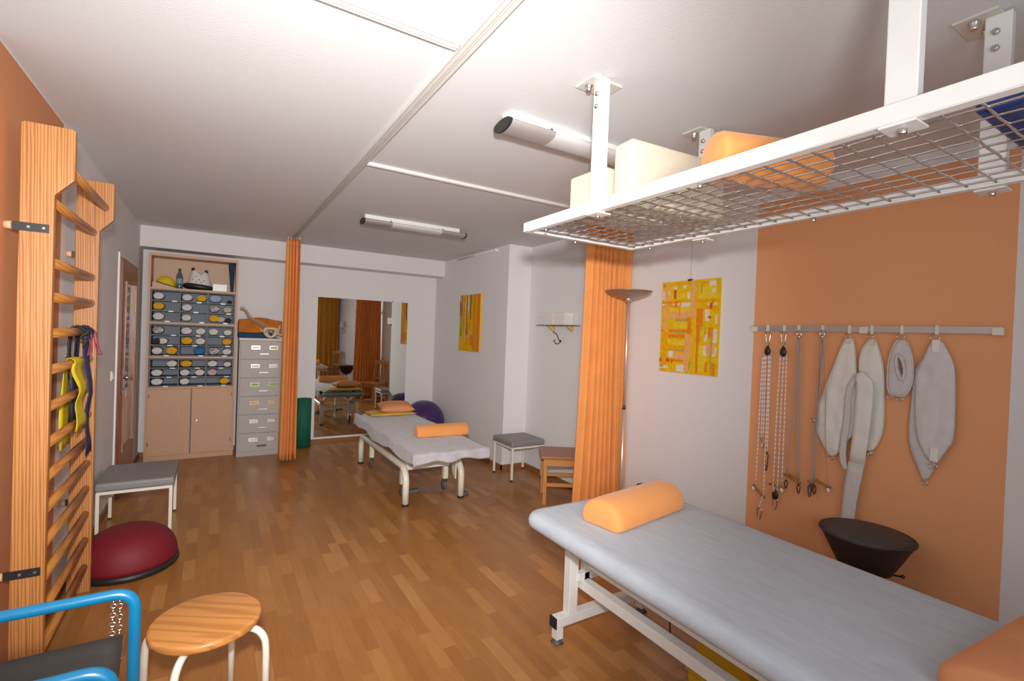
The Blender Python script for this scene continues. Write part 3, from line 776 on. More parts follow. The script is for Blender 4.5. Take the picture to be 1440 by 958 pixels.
rA = random.Random(4); sa = []
for k in range(14): u = k/14; sa.append((u-.01, u+.09, 0, 1, rA.choice(['yel', 'amb', 'tan', 'amb', 'ora'])))
for k in range(46):
    u = rA.random(); v = rA.random(); h_ = .12+.4*rA.random(); w_ = .012+.03*rA.random()
    c = rA.choice(['yel', 'whi', 'ora', 'dar', 'oli', 'tan', 'lem']) if v > .45 else rA.choice(['ora', 'yel', 'ora', 'whi', 'amb', 'red'])
    sa.append((u, u+w_, v, min(1, v+h_), c))
sa += [(0, .05, .62, .9, 'red'), (.02, .16, .28, .62, 'oli'), (.05, .14, .26, .40, 'grn'), (.86, 1, .0, 1, 'ora'), (.78, .86, .5, .95, 'amb'), (.55, .8, .1, .28, 'ora'), (.30, .33, .1, .98, 'whi'), (.36, .39, .3, 1, 'dar'), (.0, .2, .0, .2, 'yel'), (.2, .5, .02, .16, 'amb'), (.55, .58, .55, 1, 'dar'), (.70, .72, .6, .96, 'oli')]
canvas_strokes(pA, -.022, .585, .735, sa, 2)
pB = thing('abstract_painting', 'yellow and orange checked abstract canvas hanging right of the floor lamp', 'painting', (XR, 2.485, 1.301), group='abstract canvases')
raw = [(60,330,250,300,'amb'),(130,330,300,345,'lem'),(180,310,430,490,'lem'),(140,300,590,640,'lem'),(400,540,130,230,'lem'),(130,290,180,230,'lem'),(380,470,640,860,'lem'),(80,130,520,870,'amb'),(75,300,640,690,'amb'),(440,560,300,330,'amb'),(370,560,500,540,'lem'),(160,330,85,100,'amb'),
 (75,560,235,262,'amb'),(420,560,80,105,'amb'),(155,330,340,405,'pea'),(205,330,705,765,'pea'),(75,140,155,200,'whi'),(70,115,205,235,'whi'),(172,205,118,145,'whi'),(262,288,90,135,'whi'),(240,310,100,112,'whi'),(300,325,170,230,'whi'),(170,245,262,285,'whi'),(250,325,262,300,'whi'),(480,535,80,125,'whi'),(500,532,150,182,'whi'),(470,545,270,288,'whi'),(455,490,320,425,'whi'),(535,555,370,445,'whi'),(455,480,540,600,'whi'),(525,555,490,610,'whi'),(450,480,640,722,'whi'),(525,555,640,725,'whi'),(225,300,810,870,'whi'),(150,195,690,745,'whi'),(72,98,270,288,'whi'),(75,150,820,850,'whi'),
 (95,130,110,520,'pea'),(335,372,75,395,'pea'),(295,345,530,865,'pea'),(470,540,620,700,'pea'),(180,320,90,110,'amb'),(310,345,390,540,'ora'),(150,310,500,525,'ora'),(140,290,540,575,'ora'),(190,215,250,302,'ora'),(235,243,250,390,'ora'),(75,100,500,520,'ora'),(60,92,755,790,'red'),(130,165,755,790,'red'),(170,290,765,782,'ora'),(180,205,155,225,'red'),(180,192,770,800,'red'),(75,105,100,125,'ora'),(388,437,315,470,'ora'),(388,420,450,610,'ora'),(392,412,600,875,'ora'),(490,512,270,320,'red'),(480,505,380,400,'red'),(485,525,480,565,'ora'),(468,490,780,860,'ora'),(520,550,780,880,'ora'),(510,520,235,280,'ora'),(72,230,255,266,'ora'),
 (205,310,407,425,'oli'),(180,300,515,530,'oli'),(150,290,677,690,'oli'),(508,521,480,860,'oli'),(330,345,780,845,'oli'),(458,466,470,560,'oli'),(415,425,80,190,'oli'),(330,372,80,92,'pea'),(75,110,815,835,'oli')]
canvas_strokes(pB, -.018, .534, .722, [((a_-68)/495, (b__-68)/495, 1-(d_-(82-22*(b__-68)/495))/(790+40*(b__-68)/495), 1-(c_-(82-22*(b__-68)/495))/(790+40*(b__-68)/495), k_) for a_, b__, c_, d_, k_ in raw], 5)
MB().tube([(-.010, .0, .72), (-.004, .0, ZC-1.301-.01)], .0012, 6).build('hanging_wire', m_alu, pB)
MB().box(-.024, -.001, -.015, .015, .715, .732).build('clip', m_darkmetal, pB)
# picture rod near the ceiling on the far right wall
pr_ = thing('picture_rail', 'thin white picture rail near the ceiling above the streaked canvas', 'picture rail', (XC, 5.02, 2.545))
MB().tube([(-.03, 0, 0), (-.03, 1.05, 0)], .009, 10).build('rod', m_white, pr_)
MB().box(-.042, 0, -.01, .012, -.014, .014).box(-.04, 0, .5, .512, -.012, .012).build('bracket', m_white, pr_)

# ------------------------------------------------------------------ glass shelf with boxes, coat hook
gs = thing('glass_shelf', 'small glass wall shelf on two wooden pegs above the padded stool', 'shelf', (XR, 3.80, 1.665))
MB().box(-.135, -.002, .0, .60, -.004, .004).build('glass_plate', mat('glass_edge', (.20, .27, .24), .1, trans=.6), gs)
for y in (.10, .42): MB().prism([(-.08, -.004), (-.002, -.004), (-.002, -.06), (-.02, -.06), (-.06, -.035)], .03, lambda u, v, k: Vector((u, y+k, v))).build('peg', wood('peg_wood', (.72, .44, .15), (.62, .36, .11), (10, 10, 10)), gs, bevel=.003)
for k, (ya, yb, h_) in enumerate(((.30, .555, .125), (.10, .285, .125))):
    o = thing('white_carton', ('longer white carton at the left of the glass wall shelf', 'shorter white carton at the right on the glass wall shelf')[k], 'box', (XR-.07, 3.80+(ya+yb)/2, 1.6695), group='cartons on the glass shelf')
    hw = (yb-ya)/2-.004
    MB().box(-.055, .055, -hw, hw, 0, h_).build('carton', mat('offwhite_card', (.78, .74, .69), .8, noise=.04), o, bevel=.003)
    MB().box(-.057, .057, -hw-.002, hw+.002, h_-.035, h_+.002).build('lid', mat('offwhite_card2', (.80, .75, .70), .8), o, bevel=.003)
def coat_hook(label, y, z):
    ck = thing('coat_hook', label, 'coat hook', (XR, y, z), group='double coat hooks')
    MB().tube([(0, 0, 0), (-.01, 0, 0)], .014, 12).tube(roundpath([(-.005, 0, .0), (-.03, 0, .02), (-.05, .0, .07), (-.09, 0, .095)], .02), .005, 8).tube(roundpath([(-.005, 0, 0), (-.03, 0, -.03), (-.07, 0, -.025), (-.08, 0, .0)], .02), .005, 8).build('hook', m_darkmetal, ck)
    MB().ball((-.093, 0, .098), .011).ball((-.082, 0, .006), .011).build('knob', mat('copper_knob', (.40, .16, .08), .4), ck)
coat_hook('dark double coat hook with copper knobs under the glass shelf', 4.12, 1.50)
coat_hook('dark double coat hook near the ochre curtain, seen in the mirror', -.35, 1.45)
# reflected shelf near the rear wall
rs = thing('wall_bracket_shelf', 'small white wall shelf near the ochre curtain, seen in the mirror', 'shelf', (XR, -.40, 1.60))
MB().box(-.14, 0, -.22, .22, 0, .02).build('board', m_white, rs)
MB().box(-.02, 0, -.2, -.17, -.1, 0).box(-.02, 0, .17, .2, -.1, 0).build('bracket', m_white, rs)
o = MB().box(XR-.12, XR-.02, -.55, -.38, 1.6205, 1.75).build('white_box', m_white, bevel=.004, loc=(XR-.07, -.46, 1.6205)); tag(o, 'white box on the wall shelf near the ochre curtain, seen in the mirror', 'box')

# ------------------------------------------------------------------ ceiling lamps
def ceiling_lamp(label, X0, X1, Y):
    t = thing('fluorescent_ceiling_lamp', label, 'ceiling lamp', ((X0+X1)/2, Y, ZC), group='long ceiling lamps')
    h_ = (X1-X0)/2
    prof = []
    for k in range(13):
        a = PI*k/12; prof.append((.075*math.cos(a), -.055-.030*math.sin(a)))
    for k in range(1, 12):
        a = PI*k/12; prof.append((-.075*math.cos(a), -.055+.022*math.sin(a)))
    def seg_(x0_, x1_, s_=1.0):
        return MB().prism(prof, x1_-x0_, lambda u, v, k: Vector((x0_+k, u*s_, -.055+(v+.055)*s_)))
    gr = mat('silver_paint', (.40, .36, .34), .4, .3)
    seg_(-h_+.012, -h_+.26).build('silver_shell', gr, t, smooth=False)
    seg_(h_-.26, h_-.012).build('silver_shell', gr, t)
    seg_(-h_+.26, h_-.26, .985).build('diffuser', mat('opal_diffuser', (.62, .60, .60), .35), t)
    for sg in (-1, 1):
        a, b2 = sorted((sg*h_, sg*(h_-.012)))
        MB().prism([(u*1.06, -.055+(v+.055)*1.1) for u, v in prof], b2-a, lambda u, v, k: Vector((a+k, u, v))).build('end_cap', m_black, t)
    MB().box(-h_+.02, h_-.06, -.03, .03, -.036, -.0005).build('mounting_channel', m_white, t)
    for x in (-h_+.25, h_-.25): MB().lathe([(.006, -.045), (.006, -.03)], (x, -.05, 0), 10).build('clip', m_darkmetal, t)
    return t
ceiling_lamp('long silver ceiling lamp with black end caps behind the hanging rack', 1.11, 2.11, 1.97)
ceiling_lamp('long silver ceiling lamp in front of the rear beam, above the far table', 1.10, 2.11, 4.44)

# ------------------------------------------------------------------ floor lamp
fl = thing('floor_lamp', 'slim metal uplighter floor lamp in front of the wide orange curtain', 'floor lamp', (2.79, 2.80, 0))
MB().lathe([(.13, 0), (.13, .012), (.03, .02), (.012, .03)], seg=40).build('base', m_alu, fl)
mp_ = mat('satin_steel', (.62, .57, .53), .35, .6)
MB().tube([(0, 0, .02), (0, 0, 1.0)], .0125, 14).tube([(0, 0, 1.0), (0, 0, 1.88)], .0115, 14).build('pole', mp_, fl)
MB().lathe([(.014, .99), (.014, 1.02)], seg=14).build('collar', m_darkmetal, fl)
MB().lathe([(.03, 1.87), (.07, 1.878), (.14, 1.90), (.183, 1.925), (.185, 1.93), (.14, 1.908), (.05, 1.89)], seg=48).build('bowl_shade', mat('bronze_shade', (.33, .25, .20), .35, .6), fl)
MB().lathe([(.02, 1.85), (.03, 1.88)], seg=20).build('lamp_holder', mp_, fl)

# power outlet on the right wall
po = thing('power_outlet', 'white wall socket with black plug low behind the floor lamp', 'power outlet', (XR, 2.90, .31))
MB().box(-.012, 0, -.04, .04, -.04, .04).box(-.012, 0, -.125, -.045, -.04, .04).build('socket_plate', m_white, po, bevel=.003)
MB().tube([(-.012, 0, 0), (-.05, 0, 0)], .018, 14).build('plug', m_black, po)
MB().tube(roundpath([(-.05, 0, 0), (-.07, 0, -.02), (-.05, .02, -.2), (-.05, .03, -.29)], .03), .0035, 6).build('cord', m_black, po)

# ------------------------------------------------------------------ hanging rack
RX0, RX1, RY0, RY1, RZ = 1.265, 1.985, -.25, 1.985, 2.05
rk = thing('ceiling_rack', 'long white ceiling-hung rack with wire grid above the near table', 'rack', (RX0, 0, RZ))
def rp(mb, name, m, **k): return mb.build(name, m, rk, **k)
fr = MB()
A = .042
for (a, b2) in (((0, RY0), (0, RY1)), ((RX1-RX0, RY0), (RX1-RX0, RY1))):
    fr.box(a[0]-.003 if a[0] == 0 else a[0]-.001, a[0]+.001 if a[0] == 0 else a[0]+.003, a[1], b2[1], 0, A)
    fr.box(min(a[0], a[0]+(.03 if a[0] == 0 else -.03)), max(a[0], a[0]+(.03 if a[0] == 0 else -.03)), a[1], b2[1], -.002, .002)
for y in (RY0, RY1):
    fr.box(0, RX1-RX0, y-.002, y+.002, 0, A); fr.box(0, RX1-RX0, min(y, y+(.03 if y == RY0 else -.03)), max(y, y+(.03 if y == RY0 else -.03)), -.0015, .0025)
rp(fr, 'frame', m_white)
g = MB()
n = int((RX1-RX0-.05)/.066)
for k in range(n+1):
    x = .03+k*.066; yy = RY0+.01; pts = []
    j = 0
    while yy < RY1-.008:
        pts.append((x, yy, .0135+.0007*(1 if (j+k) % 2 else -1))); yy += .066; j += 1
    g.tube(pts, .0030, 6)
rp(g, 'long_wire', m_steelwire)
g = MB(); j = 0; yy = RY0+.01
while yy < RY1-.008:
    g.tube([(.006+.033*k, yy, .0085-.0009*(1 if (j+k//2) % 2 else -1)) for k in range(0, 22)], .0034, 6); yy += .066; j += 1
rp(g, 'cross_wire', m_steelwire)
for (px_, py_) in ((RX0+.025, 1.487), (RX0+.025, .478), (RX1+.02, 1.535), (RX1+.02, .505)):
    x, y = px_-RX0, py_
    po_ = MB().box(x-.016, x+.016, y-.031, y+.031, -.004, ZC-RZ-.007).build('post', m_white, rk, bevel=.003)
    Mz = Matrix.Translation((x+.022, y+.045, 0)) @ Matrix.Rotation(R(0), 4, 'Z')
    MB().box(-.077, .077, -.055, .055, ZC-RZ-.008, ZC-RZ, Mz).build('ceiling_plate', mat('plate_enamel', (.62, .60, .54), .4), po_, bevel=.002)
    for (dx, dy) in ((-.024, .053), (.059, .043)): MB().lathe([(.009, ZC-RZ-.034), (.011, ZC-RZ-.028), (.011, ZC-RZ-.018), (.015, ZC-RZ-.012), (.015, ZC-RZ-.008)], (x+dx, y+dy, 0), 12).build('bolt', m_chrome, po_)
    for zz in (.06, .11): MB().lathe([(.010, 0), (.010, .008), (.007, .012)], (x-.016, y+.004, ZC-RZ-zz), 12, Matrix.Rotation(R(-90), 4, 'Y')).build('bolt', m_chrome, po_)
    MB().lathe([(.008, -.022), (.009, -.016), (.009, -.004)], (x+.005, y, 0), 12).build('bolt', m_chrome, po_)
    MB().box(x-.028, x+.04, y-.035, y+.035, -.008, -.003).build('clamp_plate', m_white, po_)
for x, y in [(x, y) for y in (-.1, 1.0, 1.83) for x in (.02, RX1-RX0-.02)]+[(.3, RY1-.02)]:
    rp(MB().lathe([(.006, -.020), (.008, -.014), (.008, -.002)], (x, y, 0), 10), 'bolt', m_chrome)

# things lying on the rack
zk = RZ+.0205
def foam(label, X0, X1, Y0, Y1, z1, rz):
    cx_, cy_ = (X0+X1)/2, (Y0+Y1)/2
    t = thing('foam_block', label, 'foam block', (cx_, cy_, zk), rz, 'cream foam blocks on the ceiling rack')
    MB().box(X0-cx_, X1-cx_, Y0-cy_, Y1-cy_, 0, z1-zk).build('cover', m_creamfoam, t, bevel=.014, seg=4)
    q = MB()
    for yy in (Y0-cy_+.012,):
        q.tube(roundpath([(X0-cx_+.004, yy, .02), (X0-cx_+.004, yy, z1-zk-.004), (X1-cx_-.01, yy, z1-zk-.004)], .01), .0035, 6)
    q.build('seam_piping', mat('cream_piping', (.80, .74, .60), .5), t)
foam('large upright cream foam block beside the orange roll on the ceiling rack', 1.345, 1.87, 1.34, 1.45, 2.325, R(-4))
foam('lower cream foam block behind the front post on the ceiling rack', 1.34, 1.72, 1.52, 1.74, 2.26, R(2))
q = MB(); L_ = .40; r_ = .077
q.lathe([(.001, 0), (r_*.8, .0), (r_*.93, .006), (r_, .02), (r_*1.01, L_/2), (r_, L_-.02), (r_*.93, L_-.006), (r_*.8, L_), (.001, L_)], seg=36)
o = q.build('neck_roll', m_orange); o.location = (1.345, 1.005, zk+r_*1.01); o.rotation_euler = (R(90), 0, R(70)); tag(o, 'round orange neck roll lying on the wire grid of the ceiling rack', 'bolster')
o = MB().box(0, .36, 0, .36, 0, .05).build('blue_cushion', mat('blue_vinyl', (.008, .030, .16), .4), bevel=.012, seg=3, loc=(.17, .18, 0)); o.location = (1.575, .21, zk); tag(o, 'flat dark blue pad lying on the near end of the ceiling rack', 'pad')

# ------------------------------------------------------------------ rail with pulleys and slings on orange wall
WX = XR-.002
rl = thing('hanging_rail', 'long aluminium rail fixed across the orange painted wall panel', 'rail', (XR, 1.34, 1.657))
MB().box(-.022, -.012, -.615, .625, -.017, .017).build('bar', mat('rail_aluminium', (.52, .48, .46), .4, .5), rl)
for y in (.60, -.05, -.60): MB().box(-.03, -.001, y-.02, y+.02, -.024, .012).build('wall_bracket', m_cream_metal, rl, bevel=.002)
hooks = [1.845, 1.737, 1.645, 1.505, 1.361, 1.249, 1.111, .964]
for y in hooks:
    MB().box(-.030, -.010, y-1.34-.007, y-1.34+.007, -.026, .022).tube([(-.026, y-1.34, -.02), (-.026, y-1.34, -.036)], .003, 6).build('slide_hook', m_cream_metal, rl, bevel=.002)
def ring_(mb, c, r_, th=.0028, ax=1, sc=1):
    pts = arc(c, r_, 0, 342, 18, ax); mb.tube([(p[0], p[1], c[2]+(p[2]-c[2])*sc) for p in pts], th, 6, closed=True); return mb
def carab(mb, x, y, z0, z1, w_=.012, th=.0032):
    """pear shaped snap hook from z0 (top) to z1"""
    h_ = z0-z1
    pts = [(x, y, z0)]+[(x, y-w_*math.sin(a), z0-w_*1.1+w_*1.1*math.cos(a)) for a in (R(30), R(60), R(90))]+[(x, y-w_*.5, z1+.01), (x, y, z1), (x, y+w_*.5, z1+.01)]+[(x, y+w_*math.sin(a), z0-w_*1.1+w_*1.1*math.cos(a)) for a in (R(90), R(60), R(30))]
    mb.tube(pts, th, 6, closed=True); return mb
def wob(a, b2, amp, n=14, ph=0):
    a = Vector(a); b2 = Vector(b2); out = []
    for k in range(n+1):
        t = k/n; p = a.lerp(b2, t); p.y += amp*math.sin(PI*t)*math.cos(ph+2*t); out.append(p)
    return out
def ropes(label, y, parts, mrope):
    t = thing('pulley_rope_set', label, 'pulley ropes', (XR-.04, y, 1.62), group='pulley rope sets on the rail')
    o_ = Vector((XR-.04, y, 1.62))
    def P(yy, zz, dx=0): return Vector((dx, yy-y, zz-1.62))
    for kind, *a in parts:
        if kind == 'carab': carab(MB(), a[3] if len(a) > 3 else 0, a[0]-y, a[1]-1.62, a[2]-1.62, .0165, .0038).build('carabiner', m_chrome, t)
        elif kind == 'snap': carab(MB(), .004, a[0]-y, a[1]-1.62, a[2]-1.62, .010, .0035).ball((.004, a[0]-y, a[1]-1.62+.004), .007, seg=10, rings=8).build('snap_hook', m_darkmetal, t)
        elif kind == 'pulley':
            MB().lathe([(.004, .034), (.010, .028), (.019, .008), (.021, -.006), (.016, -.024), (.006, -.032)], P(a[0], a[1]), 16, sx=.55).build('pulley_block', m_black, t)
        elif kind == 'rope':
            th = .0044 if mrope is m_rope else .0024
            MB().tube(wob(P(a[0], a[1], a[5] if len(a) > 5 else 0), P(a[2], a[3], a[5] if len(a) > 5 else 0), a[4] if len(a) > 4 else .0), th, 6).build('rope', mrope, t)
        elif kind == 'handle':
            MB().tube([P(a[0], a[1], .004), P(a[2], a[3], .004)], .0075, 12).build('wooden_handle', mat('handle_wood', (.42, .20, .03), .45, noise=.2), t)
        elif kind == 'loop':
            c = P(a[0], a[1]); MB().tube(roundpath([(0, c.y, c.z), (0, c.y+.022, c.z-.02), (0, c.y+.020, c.z-.055), (0, c.y, c.z-.06)], .02), .0036, 6).build('rope', mrope, t)
        elif kind == 'shackle':
            ring_(MB(), P(a[0], a[1]), .013, .0045, 1, 1.5).ball(P(a[0], a[1]-.018), .011, (.7, 1, 1), 10, 8).build('shackle', m_chrome, t)
        elif kind == 'knot': MB().ball(P(a[0], a[1]), .011, (.7, 1, 1.3), 10, 8).build('knot', m_white, t)
ropes('leftmost white flecked pulley rope set with slanting wooden handle', 1.832,
  [('carab', 1.832, 1.634, 1.54), ('pulley', 1.831, 1.508), ('rope', 1.862, 1.46, 1.873, .602, .002), ('rope', 1.842, 1.49, 1.838, .935, .002, .004), ('rope', 1.850, 1.485, 1.846, .93, .002, -.004), ('rope', 1.822, 1.485, 1.816, .55, -.003), ('rope', 1.812, 1.485, 1.806, .845, .002, .003),
   ('loop', 1.842, 1.465), ('carab', 1.838, .938, .868, .006), ('snap', 1.808, .835, .720), ('handle', 1.893, .605, 1.810, .540), ('knot', 1.888, .583), ('rope', 1.82, .55, 1.843, .47), ('carab', 1.842, .466, .386, .006)], m_rope)
ropes('second white flecked pulley rope set with level wooden handle', 1.728,
  [('carab', 1.730, 1.636, 1.545), ('pulley', 1.728, 1.507), ('rope', 1.745, 1.488, 1.756, .65, .003), ('rope', 1.724, 1.475, 1.727, .61, .002), ('rope', 1.706, 1.49, 1.699, .665, -.002), ('handle', 1.782, .642, 1.683, .645), ('rope', 1.756, .65, 1.742, .60, 0, -.004), ('knot', 1.70, .625), ('pulley', 1.739, .585), ('carab', 1.738, .567, .490)], m_rope)
ropes('third set of thin grey cords with two crossed wooden handles', 1.635,
  [('shackle', 1.635, 1.622), ('rope', 1.643, 1.59, 1.672, .735, .006), ('rope', 1.639, 1.59, 1.662, .725, -.008), ('rope', 1.636, 1.59, 1.614, .72, .004), ('rope', 1.63, 1.59, 1.605, .715, .004, .003), ('rope', 1.627, 1.59, 1.594, .722, -.004), ('handle', 1.690, .730, 1.588, .700), ('handle', 1.66, .738, 1.60, .716), ('snap', 1.675, .69, .642), ('snap', 1.598, .685, .632)], m_cord)
ropes('fourth set of thin grey cords with metal hooks beside the first sling', 1.50,
  [('shackle', 1.500, 1.625), ('rope', 1.506, 1.59, 1.528, .715, .004), ('rope', 1.502, 1.59, 1.520, .715, -.004), ('rope', 1.498, 1.59, 1.507, .715, .006), ('rope', 1.494, 1.59, 1.512, .72, .002, .004), ('rope', 1.489, 1.59, 1.445, .90, -.01, -.008), ('rope', 1.445, .90, 1.423, .725, -.004, -.008), ('handle', 1.50, .745, 1.416, .722), ('handle', 1.545, .728, 1.515, .718), ('knot', 1.428, .705), ('snap', 1.532, .70, .632), ('snap', 1.507, .705, .655), ('snap', 1.52, .71, .67)], m_cord)

# slings: fabric shapes hanging flat at the wall
from mathutils.geometry import tessellate_polygon
def smoothpoly(pts, it=2):
    for _ in range(it):
        o_ = []
        for i in range(len(pts)):
            a, b2 = pts[i], pts[(i+1) % len(pts)]
            o_.append((a[0]*.75+b2[0]*.25, a[1]*.75+b2[1]*.25)); o_.append((a[0]*.25+b2[0]*.75, a[1]*.25+b2[1]*.75))
        pts = o_
    return pts
def inpoly(p, poly):
    c = False; n = len(poly)
    for i in range(n):
        (x1_, y1_), (x2_, y2_) = poly[i], poly[i-1]
        if (y1_ > p[1]) != (y2_ > p[1]) and p[0] < (x2_-x1_)*(p[1]-y1_)/(y2_-y1_)+x1_: c = not c
    return c
def fabric(poly, x, th, m, parent, o_, name='panel', hole=None, puff=.010, seed=0, rim=None):
    """solid padded sheet: outline filled by constrained triangulation of outline + inner points"""
    from mathutils.geometry import delaunay_2d_cdt
    P_ = smoothpoly(poly, 2)
    verts = [Vector(p) for p in P_]; n0 = len(verts)
    faces = [list(range(n0))]
    edges = []
    H_ = None
    if hole:
        H_ = smoothpoly(hole, 1); k0 = len(verts); verts += [Vector(p) for p in H_]
        edges = [(k0+i, k0+(i+1) % len(H_)) for i in range(len(H_))]
    ys = [p[0] for p in P_]; zs = [p[1] for p in P_]
    st = .014; yy = min(ys)
    while yy < max(ys):
        zz = min(zs)
        while zz < max(zs):
            q_ = (yy+.002*math.sin(zz*90), zz)
            if inpoly(q_, P_) and (not H_ or not inpoly(q_, H_)): verts.append(Vector(q_))
            zz += st
        yy += st
    r_ = delaunay_2d_cdt(verts, edges+[(i, (i+1) % n0) for i in range(n0)], [], 1, 1e-5)
    V_, F_ = r_[0], r_[2]
    bm = bmesh.new()
    def dist(p):
        best = 9
        for Q in ([P_] + ([H_] if H_ else [])):
            for i in range(len(Q)):
                a = Vector(Q[i]); b2 = Vector(Q[(i+1) % len(Q)]); ab = b2-a; t = max(0, min(1, (p-a).dot(ab)/max(1e-9, ab.length_squared)))
                best = min(best, (a+ab*t-p).length)
        return best
    fv, bv = [], []
    for p in V_:
        d_ = dist(p); e = min(1, d_/.02)
        wr = .0016*math.sin(p.y*95+seed+p.x*40)*e+.0035*math.sin(p.x*75+seed+p.y*9)*e+.003*math.sin(p.y*31-p.x*62+seed*2)*e*max(0, math.sin(p.y*6+seed))
        off = puff*math.sqrt(e)*.8+wr
        fv.append(bm.verts.new((x-o_[0]-th/2-off, p.x-o_[1], p.y-o_[2]))); bv.append(bm.verts.new((x-o_[0]+th/2, p.x-o_[1], p.y-o_[2])))
    ecount = {}
    for f in F_:
        c = sum((V_[i] for i in f), Vector((0, 0)))/len(f)
        if H_ and inpoly(c, H_): continue
        if not inpoly(c, P_): continue
        f1 = bm.faces.new([fv[i] for i in f]); f1.smooth = True
        bm.faces.new([bv[i] for i in f[::-1]])
        for i in range(len(f)):
            e = (f[i], f[(i+1) % len(f)]); ecount[e] = 1
    for (a, b2) in list(ecount):
        if (b2, a) not in ecount:
            try: bm.faces.new((fv[a], bv[a], bv[b2], fv[b2]))
            except ValueError: pass
    q = MB(); q.bm.free(); q.bm = bm
    o = q.build(name, m, parent)
    if rim:
        q = MB(); q.tube([(x-o_[0]-th/2-.002, p[0]-o_[1], p[1]-o_[2]) for p in P_], .0035, 6, closed=True)
        q.build('hem', rim, o)
    return o
def dring(parent, o_, y, z, r_=.014, x=3.10, name='metal_ring'):
    ring_(MB(), (x-o_[0], y-o_[1], z-o_[2]), r_, .0028, 1, .8).build(name, m_chrome, parent)
def tabq(parent, o_, y, z, w_, h_, m, x, name='tab', rot=0):
    M_ = Matrix.Translation((x-o_[0], y-o_[1], z-o_[2])) @ Matrix.Rotation(rot, 4, 'X')
    MB().box(-.004, .003, -w_/2, w_/2, -h_/2, h_/2, M_).build(name, m, parent, bevel=.001)

o_ = (3.11, 1.361, 1.61)
s1 = thing('traction_sling', 'large white padded sling, first from the left, folded slantwise', 'sling', o_, group='white slings on the rail')
P1 = [(1.373, 1.604), (1.34, 1.605), (1.325, 1.524), (1.32, 1.42), (1.304, 1.342), (1.311, 1.12), (1.323, 1.044), (1.35, 1.014), (1.377, 0.971), (1.398, 0.922), (1.432, 0.906), (1.463, 0.952), (1.503, 1.022), (1.52, 1.097), (1.509, 1.177), (1.478, 1.297), (1.431, 1.436), (1.396, 1.558)]
fabric(P1, 3.118, .006, m_canvas, s1, o_, 'panel', seed=1, rim=m_canvas2)
dring(s1, o_, 1.361, 1.615); dring(s1, o_, 1.42, .898, .012); dring(s1, o_, 1.533, 1.101, .012)
tabq(s1, o_, 1.361, 1.588, .028, .034, m_canvas2, 3.108); tabq(s1, o_, 1.417, .935, .028, .034, m_canvas2, 3.108, rot=.3)
o_ = (3.11, 1.249, 1.61)
s2 = thing('traction_sling', 'slim cream-edged sling, second from the left, behind the hanging strap', 'sling', o_, group='white slings on the rail')
P2 = [(1.263, 1.599), (1.232, 1.603), (1.209, 1.53), (1.188, 1.437), (1.179, 1.273), (1.175, 1.121), (1.194, 1.034), (1.223, 0.983), (1.252, 0.98), (1.266, 1.031), (1.275, 1.228), (1.295, 1.343), (1.307, 1.439), (1.303, 1.525), (1.28, 1.575)]
fabric(P2, 3.128, .006, m_canvas, s2, o_, 'panel', seed=2, rim=m_canvas2)
dring(s2, o_, 1.249, 1.615); dring(s2, o_, 1.234, .968, .014); dring(s2, o_, 1.224, .970, .012)
tabq(s2, o_, 1.246, 1.585, .026, .034, m_canvas2, 3.112); tabq(s2, o_, 1.240, 1.00, .026, .034, m_canvas2, 3.112)
# long wide strap looping over
o_ = (3.09, 1.30, 1.39)
st = thing('traction_strap', 'long wide white strap looped over the first two slings, hanging low', 'strap', o_)
def ribbon(cl, wd, x, m, name, parent, o_, bulge=.0):
    q = MB(); n = len(cl)
    cl = [Vector(c) for c in cl]
    V_ = []
    for i, c in enumerate(cl):
        t_ = (cl[min(i+1, n-1)]-cl[max(i-1, 0)]).normalized(); nn = Vector((-t_.y, t_.x))
        w_ = wd[i] if isinstance(wd, list) else wd
        V_.append([q.bm.verts.new((x-o_[0]-bulge*math.sin(PI*(i/(n-1)))+.002*math.sin(i*1.7+j*2), c.x+nn.x*w_*(j/4-.5)-o_[1], c.y+nn.y*w_*(j/4-.5)-o_[2])) for j in range(5)])
    for i in range(n-1):
        for j in range(4):
            f = q.bm.faces.new((V_[i][j], V_[i+1][j], V_[i+1][j+1], V_[i][j+1])); f.smooth = True
    return q.build(name, m, parent, solid=.005)
ribbon([(1.313, 1.375), (1.285, 1.385), (1.262, 1.355), (1.258, 1.30), (1.260, 1.23), (1.263, 1.15), (1.268, 1.07), (1.277, .98), (1.285, .89)], [.05, .07, .085, .085, .085, .082, .080, .078, .078], 3.093, m_canvas, 'ribbed_band', st, o_, .008)
ribbon([(1.285, .90), (1.295, .82), (1.304, .75), (1.310, .68), (1.314, .62), (1.318, .55), (1.320, .50)], [.078, .078, .076, .072, .070, .070, .070], 3.090, m_canvas3, 'plain_band', st, o_)
ribbon([(1.290, 1.385), (1.318, 1.375), (1.337, 1.33), (1.346, 1.25), (1.347, 1.17), (1.350, 1.09), (1.357, 1.02), (1.361, .95), (1.356, .89), (1.343, .86), (1.333, .854)], [.02, .026, .030, .032, .034, .034, .036, .036, .034, .026, .014], 3.098, m_canvas3, 'loop_band', st, o_)
o_ = (3.11, 1.111, 1.61)
s3 = thing('head_sling', 'small grey head sling with an oval opening and two lower rings', 'sling', o_, group='white slings on the rail')
P3 = [(1.127, 1.605), (1.093, 1.606), (1.063, 1.537), (1.052, 1.448), (1.052, 1.38), (1.068, 1.328), (1.088, 1.299), (1.119, 1.302), (1.153, 1.306), (1.165, 1.345), (1.168, 1.427), (1.162, 1.509), (1.145, 1.574)]
H3 = [(1.120, 1.512), (1.101, 1.49), (1.092, 1.45), (1.096, 1.41), (1.109, 1.425), (1.120, 1.463)]
fabric(P3, 3.12, .010, m_canvas3, s3, o_, 'panel', hole=H3, seed=3, puff=.014, rim=m_canvas3)
